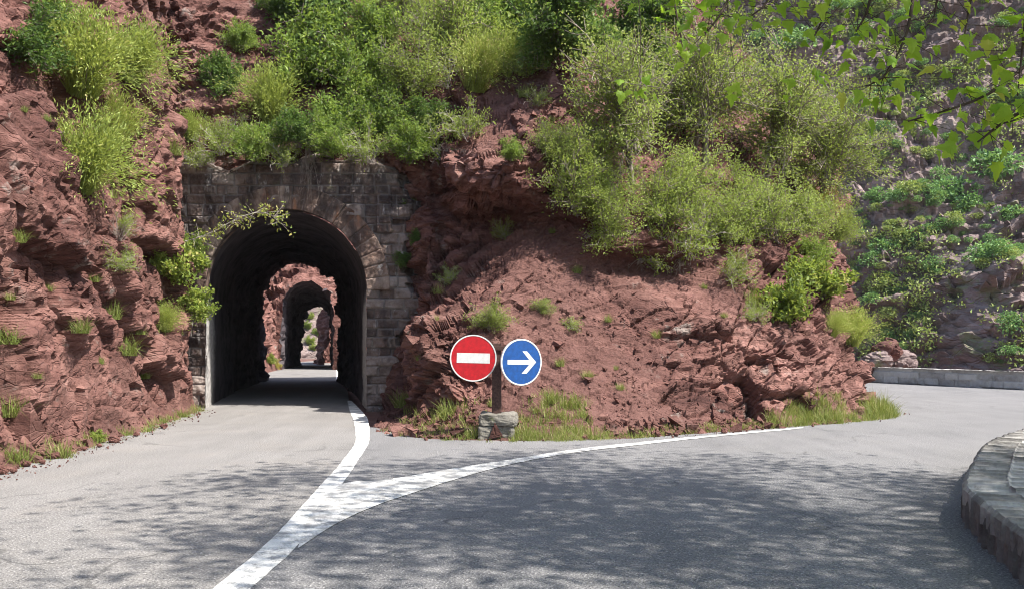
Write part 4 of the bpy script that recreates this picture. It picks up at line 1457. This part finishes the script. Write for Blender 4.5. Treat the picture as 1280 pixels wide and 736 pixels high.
for (u, v, w) in ((10, 425, 55), (14, 372, 34), (102, 412, 46), (62, 362, 34), (125, 452, 34), (20, 576, 50), (20, 515, 34), (75, 572, 34), (176, 415, 28), (30, 138, 30), (60, 150, 30), (48, 470, 30), (140, 395, 26), (250, 515, 40), (205, 528, 34), (185, 540, 32), (228, 520, 34), (30, 545, 30), (160, 545, 26), (118, 350, 24), (24, 300, 30), (140, 245, 30), (215, 190, 26), (180, 470, 26), (160, 440, 30)):
    tuft(u, v, w, 'tuft of green grass rooted in cracks of the cliff before the tunnel', 'grass tufts on the tunnel cliff')
for (u, v, w) in ((524, 448, 24), (545, 398, 24), (548, 365, 26), (655, 120, 26), (690, 150, 24), (760, 400, 22), (775, 485, 22), (700, 455, 20), (735, 470, 20), (662, 470, 22), (770, 460, 20), (668, 545, 40), (590, 545, 36), (505, 505, 28), (820, 420, 20), (905, 395, 26), (940, 380, 30), (880, 360, 26), (690, 500, 34), (712, 508, 40), (730, 520, 34), (560, 520, 30), (615, 505, 24), (690, 290, 24), (720, 340, 26)):
    tuft(u, v, w, 'tuft of grass growing on the bare outcrop behind the road sign', 'grass tufts on the outcrop')

# verge grass: nobody could count it
def verge():
    rg = np.random.default_rng(5)
    Vs, Qs, Ts, Ti, off = [], [], [], [], 0
    spots = []
    for (u0, v0, u1, v1, n, spread, h) in ((475, 541, 600, 549, 60, 5, .14), (640, 548, 765, 547, 150, 6, .20), (650, 535, 745, 530, 70, 14, .22), (665, 512, 735, 512, 40, 10, .24), (765, 545, 960, 533, 150, 4, .16), (960, 530, 1120, 519, 230, 6, .24), (980, 520, 1055, 515, 110, 9, .28), (1085, 515, 1124, 516, 130, 7, .42),
                                           (575, 527, 660, 541, 60, 12, .18), (180, 543, 258, 513, 90, 6, .24), (5, 590, 180, 545, 60, 8, .16), (505, 520, 590, 535, 40, 8, .2)):
        for k in range(n):
            t = rg.uniform()
            spots.append((u0 + (u1 - u0) * t, v0 + (v1 - v0) * t + rg.normal() * spread, h * rg.uniform(.5, 1.3)))
    for (u, v, h) in spots:
        hit = ray(u, v, ('rock_outcrop', 'rock_cliff'))
        if hit is None or hit[1][0].y > 30:
            continue
        p = np.array(hit[1][0])
        n = int(rg.integers(10, 26))
        V, q, t = blades_np(rg, n, h, 1.2, .6, .006, .09)
        Vs.append(V + p)
        Qs.append(q + off)
        Ts.append(t + off)
        Ti.append(np.repeat(np.clip(rg.normal(.5 + .15 * rg.normal(), .2, n), 0, 1), 5))
        off += len(V)
    o = link('verge_grass', mesh_np('verge_grass', np.concatenate(Vs), [np.concatenate(Qs), np.concatenate(Ts)], [M['grass']], {'tint': np.concatenate(Ti)}))
    o['kind'] = 'stuff'
    o['label'] = 'short green grass and weeds along the road verge'


verge()

# bare roots and branches
def bare(name, u, v, size_px, seed, label, cat, droop=0.0, n=26, lean=1.1, mat='dead'):
    hit = ray(u, v)
    if hit is None:
        return
    p = hit[1][0]
    s = size_px * p.y / F
    o = link(name, make_bare(name, seed, n, 1.0, droop, mat, lean))
    o.scale = (s, s, s)
    o.location = p
    return tag(o, label, cat)


r = bare('hanging_roots', 385, 190, 36, 401, 'tangle of grey roots hanging down the portal wall over the arch', 'roots', 1.9, 22, .45, 'twig')
if r:
    r.location = Vector(W(385, 184, 23.1))
bare('exposed_roots', 850, 322, 40, 402, 'bare brown roots exposed on the eroded soil below the thicket', 'roots', 1.2, 14, .9, 'twig')
bare('exposed_roots', 800, 322, 34, 403, 'thin bare roots on the eroded soil, nearer the sign', 'roots', 1.2, 10, .9, 'twig')
bare('dead_branch', 560, 188, 36, 404, 'brown dead branches drooping from the shrubs over the overhang', 'branch', .9, 14, 1.0, 'twig')
bare('dead_branch', 745, 290, 55, 405, 'bleached dead branches at the thicket edge above the soil slope', 'branch', .7, 16)
bare('dead_branch', 430, 100, 50, 406, 'grey bare stems inside the shrubs above the arch', 'branch', .1, 16)
bare('dead_branch', 870, 300, 70, 407, 'grey bare branches in the lower middle of the thicket', 'branch', .2, 24)
bare('dead_branch', 870, 190, 85, 409, 'dark forked branch standing out of the thicket crown', 'branch', 0, 7, .7, 'twig')
bare('dead_branch', 165, 92, 55, 410, 'dry grey branches in the upper cliff brooms', 'branch', 0, 14)
bare('dead_branch', 120, 225, 50, 411, 'dry brown branches at the foot of the large halfway broom', 'branch', .1, 12, 1.1, 'twig')
bare('dead_branch', 150, 300, 40, 412, 'dry brush on the steep cliff by the straggly shrubs', 'branch', .1, 14, 1.1, 'twig')
bare('dead_branch', 300, 165, 45, 413, 'dry grey brush over the portal wall top near the cliff corner', 'branch', .3, 14)
bare('dead_branch', 560, 110, 50, 414, 'grey bare stems in the pale shrubs high on the slope', 'branch', 0, 14)
# leafy sprig across the arch
rg = np.random.default_rng(9)
sp_pts = [W(u, v, y) for u, v, y in ((222, 305, 22.9), (262, 292, 22.7), (300, 272, 22.5), (330, 266, 22.4), (352, 280, 22.4))]
sp = thing('leafy_branch', 'thin bent branch with few leaves reaching across the arch top', 'branch', tuple(sp_pts[0]))
A = catmull(np.array(sp_pts), 6)
paths = [(A, np.linspace(.02, .005, len(A)))]
LP, LD = [], []
for k in range(3, len(A), 1):
    for q in range(3):
        e = A[k] + unit(rg.normal(size=3) + np.array([.6, 0, .1])) * rg.uniform(.12, .5)
        paths.append((bezier(A[k], (A[k] + e) / 2 + rg.normal(size=3) * .03, e, 4), np.linspace(.006, .002, 4)))
        n = 5
        LP.append(A[k] + (e - A[k]) * rg.uniform(.4, 1.1, n)[:, None] + rg.normal(size=(n, 3)) * .05)
        LD.append(rg.normal(size=(n, 3)))
bV, bF = tubes(paths, 4)
part('stem', mesh_np('sprig_stem', bV, [bF], [M['dead']], smooth=True), sp)
LV, LF = leaves_np(np.concatenate(LP), np.concatenate(LD), .09, .05, rg)
part('foliage', mesh_np('sprig_leaves', LV, [LF], [M['leaf_bright']], {'tint': np.repeat(rg.uniform(.4, 1, len(LF)), 4)}), sp)

# ---------------------------------------------------------------- bushes on the mountain
def far_bush(name, seed, mat, n=520, flat=.8):
    rg = np.random.default_rng(seed)
    c = unit(rg.normal(size=(9, 3))) * rg.uniform(.2, .65, (9, 1)) * np.array([1, 1, flat])
    c[:, 2] = np.abs(c[:, 2])
    k = rg.integers(0, 9, n)
    d = unit(rg.normal(size=(n, 3)))
    pos = c[k] + d * (rg.uniform(.5, 1, n) ** .5 * .45)[:, None]
    V, Fx = leaves_np(pos, d + rg.normal(size=(n, 3)) * .6, .17, .12, rg, .6)
    tint = np.repeat(np.clip(.5 + (hash3(k, k * 0, k * 0, seed) - .5) * .5 + rg.normal(size=n) * .18, 0, 1), 4)
    return mesh_np(name, V, [Fx], [mat], {'tint': tint})


FB = [far_bush('far_bush', 500 + k, M['far_leaf']) for k in range(4)] + [far_bush('far_bush', 510 + k, M['far_olive'], flat=.6) for k in range(3)]


def far_plant(u, v, w, kind, label, group, stretch=1.0):
    hit = ray(u, v)
    if hit is None or hit[0] != 'mountain':
        return False
    p = hit[1][0]
    s = w * p.y / F / 1.9
    o = link('mountain_bush', FB[kind])
    o.location = p + Vector((0, -.1 * s, .15 * s))
    o.scale = (s, s, s * stretch)
    o.rotation_euler = (0, 0, RNG.uniform(0, 6.28))
    tag(o, label, 'bush', group)
    return True


for (u, v, w, k, st, lb) in ((1190, 250, 58, 0, 1.1, 'largest green tree-like bush midway up the mountain'), (1245, 215, 70, 1, .9, 'wide green bush under the hanging plane leaves on the mountain'), (1210, 262, 40, 2, 1, 'green bush directly below the largest mountain bush'),
                         (1110, 120, 56, 3, .8, 'bluish-green bush high on the mountain beside a pale slab'), (1070, 140, 48, 1, 1, 'green bush high on the mountain next to the thicket'), (1100, 318, 42, 0, 1, 'green bush on the mountain beside the bright green shrub'),
                         (1225, 325, 50, 2, .8, 'green bush on the mountain ledge over the grey crag'), (1250, 320, 46, 3, .8, 'green bush on the ledge over the grey crag, farther along'), (1100, 360, 44, 4, 1, 'olive bush on the mountain low beside the outcrop'),
                         (1135, 240, 44, 5, .7, 'olive bush spread over a mountain ledge'), (1120, 300, 36, 4, .8, 'olive bush on the mountain below the spread ledge bush'), (1165, 335, 36, 1, .9, 'green bush on the mountain above the grey crag'), (990, 60, 60, 3, .7, 'bluish bush high on the mountain above the thicket'),
                         (1265, 410, 40, 0, 1.2, 'green bush low on the mountain by the grey crag'), (1140, 420, 24, 1, .9, 'green bush right behind the far parapet'), (1260, 275, 46, 1, .9, 'green bush below the wide one on the mountain')):
    far_plant(u, v, w, k, lb, None, st)
cnt = 0
for t in range(6000):
    u, v = (RNG.uniform(1050, 1300) if RNG.uniform() < .8 else RNG.uniform(820, 1050)), RNG.uniform(-10, 455)
    dens = vnoise(np.array([[u / 70.0, v / 45.0 + .004 * u, 3.0]]), 77)[0]
    if dens < RNG.uniform(-.5, .5) or (1165 < u < 1255 and 345 < v < 450 and RNG.uniform() < .85):
        continue
    k = int(RNG.integers(0, 7))
    w = RNG.choice([9, 13, 18, 26, 34], p=[.20, .28, .26, .18, .08]) * RNG.uniform(.8, 1.2)
    if k < 4:
        lb, gr = ('small green bush dotted on the far mountainside', 'green bushes on the mountain')
    else:
        lb, gr = ('small olive bush dotted on the far mountainside', 'olive bushes on the mountain')
    cnt += far_plant(u, v, w, k, lb, gr, RNG.uniform(.6, 1.0))
    if cnt > 270:
        break

# ---------------------------------------------------------------- plane trees whose crowns shade the road
half = [(0, 0), (.10, .06), (.34, .02), (.30, .16), (.50, .30), (.34, .34), (.30, .46), (.19, .52), (.15, .74), (0, 1.0)]
tmpl = np.array([(x, y, 0) for x, y in half] + [(-x, y, 0) for x, y in half[-2:0:-1]], float)
tmpl[:, 2] = -.22 * np.abs(tmpl[:, 0]) - .12 * tmpl[:, 1] ** 2
TC = np.array([0, .36, .03])
TP = np.concatenate([[TC], tmpl])
TF = np.array([(0, i, i % len(tmpl) + 1) for i in range(1, len(tmpl) + 1)])


def plane_leaves(P, rg, size, up=1.2, hang=0):
    n = len(P)
    Z = unit(rg.normal(size=(n, 3)) + np.array([0, 0, up]))
    Yd = unit(rg.normal(size=(n, 3)) + np.array([0, 0, -.5]))
    if hang:
        # leaves of the low sprays hang tip down, blades spread to the light of the open road
        Z[-hang:] = unit(rg.normal(size=(hang, 3)) * .75 + np.array([.35, -.9, .55]))
        Yd[-hang:] = unit(rg.normal(size=(hang, 3)) * .55 + np.array([0, -.2, -1.0]))
    X = unit(np.cross(Yd, Z))
    Yd = np.cross(Z, X)
    s = (size * rg.uniform(.6, 1.25, n))[:, None, None]
    V = P[:, None, :] + s * (TP[None, :, 0:1] * X[:, None] + TP[None, :, 1:2] * Yd[:, None] + TP[None, :, 2:3] * Z[:, None])
    Fx = TF[None] + (np.arange(n) * len(TP))[:, None, None]
    return V.reshape(-1, 3), Fx.reshape(-1, 3), np.repeat(np.clip(rg.normal(.5, .22, n), 0, 1), len(TP))


def wanted(gx, gy):
    """Where the crowns throw shade on the road (ground position)."""
    far = np.interp(gx, [-7.5, -5.4, -4.2, -2.7, 0, 2.75, 5.6, 9], [7.6, 9.4, 10.4, 13.4, 14.2, 14.5, 11.6, 10.5])
    k = np.clip((far - gy) / .9, 0, 1) * np.clip((gy + 2) / 1, 0, 1)
    left_open = np.clip((gx + 5.6 - np.clip(gy - 7, 0, 9) * 0.0) / 2.0, 0, 1)
    # a sunlit tongue on the tunnel road, lighter patches low down
    tongue = np.exp(-(((gx + 4.6) / 1.5) ** 2 + ((gy - 6.4) / 1.2) ** 2))
    gaps = np.clip(vnoise(np.c_[gx * .55, gy * .8, gx * 0 + 4.0], 88) * 2.2 + .85, .12, 1)
    return k * (0.65 + .35 * left_open) * (1 - .85 * tongue) * gaps


SH = np.array([-SUN.x / SUN.z, -SUN.y / SUN.z])


def plane_tree(label, base, height, seed, n_clumps, region):
    rg = np.random.default_rng(seed)
    root = thing('plane_tree', label, 'tree', base)
    b = np.array(base)
    fork = b + np.array([0, 0, height * .42])
    paths = [(np.array([b + (0, 0, -.3), b + (.03, 0, 1.2), b + (0, .04, 2.4), fork]), [.34, .28, .25, .22])]
    # clumps that shade the wanted ground and stay above the view
    clumps = []
    tries = 0
    while len(clumps) < n_clumps and tries < 60000:
        tries += 1
        x, y, z = rg.uniform(region[0], region[1]), rg.uniform(region[2], region[3]), rg.uniform(7.0, 13.0)
        if z < H0 + .40 * max(y, 0) + .62 and abs(x) < .60 * y + .8:
            continue
        gx, gy = x + SH[0] * z, y + SH[1] * z
        if rg.uniform() > wanted(np.array([gx]), np.array([gy]))[0]:
            continue
        clumps.append((x, y, z))
    clumps = np.array(clumps)
    # limbs: one per coarse group of clumps
    k = 9
    cen = clumps[rg.choice(len(clumps), k, replace=False)]
    for it in range(6):
        own = np.argmin(((clumps[:, None] - cen[None]) ** 2).sum(-1), 1)
        cen = np.array([clumps[own == i].mean(0) if (own == i).any() else cen[i] for i in range(k)])
    limbs = []
    for c in cen:
        mid = (fork + c) / 2 + np.array([0, 0, .9]) + rg.normal(size=3) * .2
        L = bezier(fork, mid, c, 9)
        limbs.append(L)
    lp = []
    for L in limbs:
        lp.append((L, np.linspace(.055, .014, 9)))
    tw = []
    LP = []
    for c, o in zip(clumps, own):
        L = limbs[o]
        j = np.argmin(((L - c) ** 2).sum(1))
        j = max(3, j - 1)
        t = bezier(L[j], (L[j] + c) / 2 + rg.normal(size=3) * .12, c, 5)
        tw.append((t, np.linspace(.014, .004, 5)))
        n = rg.poisson(34)
        LP.append(c + rg.normal(size=(n, 3)) * np.array([.46, .40, .20]))
    V, Fx = tubes(paths, 10)
    part('trunk', mesh_np('plane_trunk', V, [Fx], [M['bark']], smooth=True), root)
    for q in lp:
        V, Fx = tubes([q], 7)
        part('limb', mesh_np('plane_limb', V, [Fx], [M['bark']], smooth=True), root)
    return root, rg, tw, LP, limbs


def finish_plane(root, rg, tw, LP):
    P = np.concatenate(LP)
    # keep the view to the tunnel clear of stray leaves
    inview = (P[:, 1] > .5) & (P[:, 2] < H0 + .405 * P[:, 1] - .0) & (np.abs(P[:, 0]) < .6 * P[:, 1]) & (~np.isin(np.arange(len(P)), np.arange(len(P) - HANG[0], len(P))))
    P = P[~inview]
    V, Fx, ti = plane_leaves(P, rg, .128, hang=HANG[0])
    part('crown', mesh_np('plane_crown', V, [Fx], [M['plane']], {'tint': ti}), root)
    V, Fx = tubes(tw, 4)
    part('twigs', mesh_np('plane_twigs', V, [Fx], [M['dark_twig']], smooth=True), root)


HANG = [0]
ra, rga, twa, lpa, limbs_a = plane_tree('plane tree past the near parapet, lobed leaves hanging in front of the mountain', (9.2, 6.0, -.1), 11.0, 71, 740, (0.0, 16, -2.0, 13.0))
# hanging sprays that come into view
sprays = [
    ([(1150, -70, 7.2), (1138, 20, 7.0), (1128, 55, 6.9), (1108, 92, 6.8), (1085, 108, 6.8)], 30, 30),
    ([(1222, -60, 7.2), (1213, 0, 7.1), (1205, 50, 7.0)], 16, 24),
    ([(1345, 30, 7.0), (1275, 88, 6.8), (1235, 118, 6.7), (1190, 136, 6.6), (1135, 152, 6.6)], 26, 24),
    ([(1060, -60, 7.6), (1035, 10, 7.4), (1015, 52, 7.3)], 22, 30),
    ([(935, -60, 7.8), (905, 10, 7.6), (880, 45, 7.5)], 26, 30),
    ([(830, -60, 8.4), (842, 0, 8.2), (852, 50, 8.1)], 16, 28),
    ([(790, -60, 8.4), (800, 20, 8.3), (800, 95, 8.2)], 0, 10),
    ([(1330, 110, 6.4), (1260, 150, 6.3), (1222, 178, 6.3)], 20, 26),
    ([(1290, -60, 6.8), (1282, 20, 6.7), (1272, 120, 6.6)], 22, 26),
    ([(985, -60, 7.8), (960, 0, 7.7), (940, 20, 7.6)], 16, 30),
    ([(1100, -60, 7.3), (1085, 10, 7.2), (1070, 40, 7.2)], 16, 30),
    ([(905, -50, 8.0), (912, 40, 7.9), (920, 100, 7.8)], 0, 10),
    ([(1180, -60, 7.0), (1172, -5, 7.0), (1168, 20, 7.0)], 16, 30),
]
hang = []
allL = np.concatenate(limbs_a)
for pts, n, spread in sprays:
    thin = .35 if n == 0 else 1.0
    A = catmull(np.array([W(*p) for p in pts]), 6)
    start = allL[np.argmin(((allL - (A[0] + np.array([0, 0, .6]))) ** 2).sum(1))]
    twa.append((bezier(start, (start + A[0]) / 2 + np.array([0, 0, .5]), A[0], 6), np.linspace(.024, .011, 6)))
    twa.append((A, np.linspace(.016, .006, len(A)) * thin))
    for k in range(int(n * 1.15)):
        t = rga.uniform(.15, 1.05)
        i = min(len(A) - 2, int(t * (len(A) - 1)))
        c = A[i] + (A[i + 1] - A[i]) * rga.uniform()
        e = c + rga.normal(size=3) * spread * 7.0 / F * np.array([1, .8, .7]) * .9
        twa.append((np.array([c, (c + e) / 2, e]), [.0035, .0025, .0015]))
        hang.append(e[None])
for (u, v, y, n, w) in ((795, 112, 8.2, 9, 14), (918, 112, 7.8, 4, 7), (880, 25, 7.5, 10, 24), (1025, 95, 7.1, 5, 12), (990, 105, 7.2, 4, 9), (1225, 42, 6.9, 4, 10), (1230, 150, 6.4, 7, 20), (1215, 172, 6.3, 8, 20), (1050, 55, 7.3, 7, 18), (1120, 48, 7.0, 8, 22), (1265, 130, 6.5, 6, 14), (1150, 152, 6.5, 4, 12), (960, 20, 7.6, 6, 26)):
    for k in range(n):
        hang.append(W(u + rga.normal() * w, v + rga.normal() * w * .6, y + rga.normal() * .15)[None])
lpa += hang
HANG[0] = sum(len(h) for h in hang)
finish_plane(ra, rga, twa, lpa)
HANG[0] = 0
rb, rgb, twb, lpb, _ = plane_tree('plane tree by the near parapet, its crown over the road fork', (7.2, 0.5, -.1), 11.0, 73, 560, (-1.5, 13, -5, 9.5))
finish_plane(rb, rgb, twb, lpb)

# low scrub between the mountain bushes: nobody could count it
def scrub():
    rg = np.random.default_rng(44)
    Ps = []
    for t in range(5200):
        u, v = rg.uniform(830, 1300), rg.uniform(-20, 455)
        if vnoise(np.array([[u / 50.0, v / 30.0, 8.0]]), 78)[0] < rg.uniform(-.3, .5):
            continue
        if 1168 < u < 1262 and 345 < v < 452 and rg.uniform() < .85:
            continue
        hit = ray(u, v)
        if hit and hit[0] == 'mountain':
            k = int(rg.integers(8, 26))
            Ps.append(np.array(hit[1][0]) + rg.normal(size=(k, 3)) * np.array([.55, .4, .18]))
    P = np.concatenate(Ps)
    V, Fx = leaves_np(P, rg.normal(size=(len(P), 3)) + np.array([0, 0, .6]), .34, .16, rg, .6)
    o = link('mountain_scrub', mesh_np('mountain_scrub', V, [Fx], [M['far_olive']], {'tint': np.repeat(np.clip(rg.normal(.5, .25, len(P)), 0, 1), 4)}))
    o['kind'] = 'stuff'
    o['label'] = 'low scrub and grass scattered over the far mountainside'


scrub()


# rubble: chips of the red rock, thickest on the scree and along the foot of the slopes; nobody could count it
def rubble():
    rg = np.random.default_rng(91)
    base = np.array([(1, 0, 0), (-.6, .8, 0), (-.6, -.8, 0), (.1, .1, .75), (.2, -.1, -.6)])
    tri = np.array([(0, 1, 3), (1, 2, 3), (2, 0, 3), (1, 0, 4), (2, 1, 4), (0, 2, 4)])
    Vs, Fs, off = [], [], 0
    zones = [(600, 330, 800, 540, 700, .021), (640, 100, 715, 240, 350, .05), (770, 400, 1000, 530, 480, .026), (470, 520, 620, 548, 330, .035), (760, 528, 1100, 545, 520, .04), (0, 520, 250, 595, 700, .03), (0, 200, 200, 520, 300, .04), (500, 400, 600, 520, 300, .045)]
    for (u0, v0, u1, v1, n, sz) in zones:
        for k in range(n):
            u, v = rg.uniform(u0, u1), rg.uniform(v0, v1)
            hit = ray(u, v, ('rock_outcrop', 'rock_cliff', 'rock_hillside'))
            if hit is None or hit[1][1].z < .12 and rg.uniform() < .8:
                continue
            s = sz * math.exp(rg.normal() * .75)
            q = np.linalg.qr(rg.normal(size=(3, 3)))[0]
            Vs.append((base * rg.uniform(.6, 1.2, (5, 3)) * s) @ q + np.array(hit[1][0]) + np.array([0, 0, s * .25]))
            Fs.append(tri + off)
            off += 5
    # grit swept to the road edges
    for line, n in (((( -6.35, 9), (-6.55, 12), (-6.85, 15), (-7.35, 19), (-7.9, 22.5)), 420), (((-2.4, 17.1), (-.6, 15.7), (1.6, 15.9), (4.0, 17.0), (6.2, 18.8), (9.6, 21.6)), 520)):
        A = catmull(np.array(line, float), 30)
        for k in range(n):
            p = A[int(rg.integers(0, len(A)))]
            s = .014 * math.exp(rg.normal() * .6)
            q = np.linalg.qr(rg.normal(size=(3, 3)))[0]
            Vs.append((base * rg.uniform(.6, 1.2, (5, 3)) * s) @ q + np.array([p[0] + rg.normal() * .16, p[1] + rg.normal() * .2, s * .4]))
            Fs.append(tri + off)
            off += 5
    V = np.concatenate(Vs)
    o = link('rubble', mesh_np('rubble', V, [np.concatenate(Fs)], [M['rock']], {'soil': np.zeros(len(V))}))
    o['kind'] = 'stuff'
    o['label'] = 'loose red rock chips and grit scattered on slopes and road edges'


rubble()
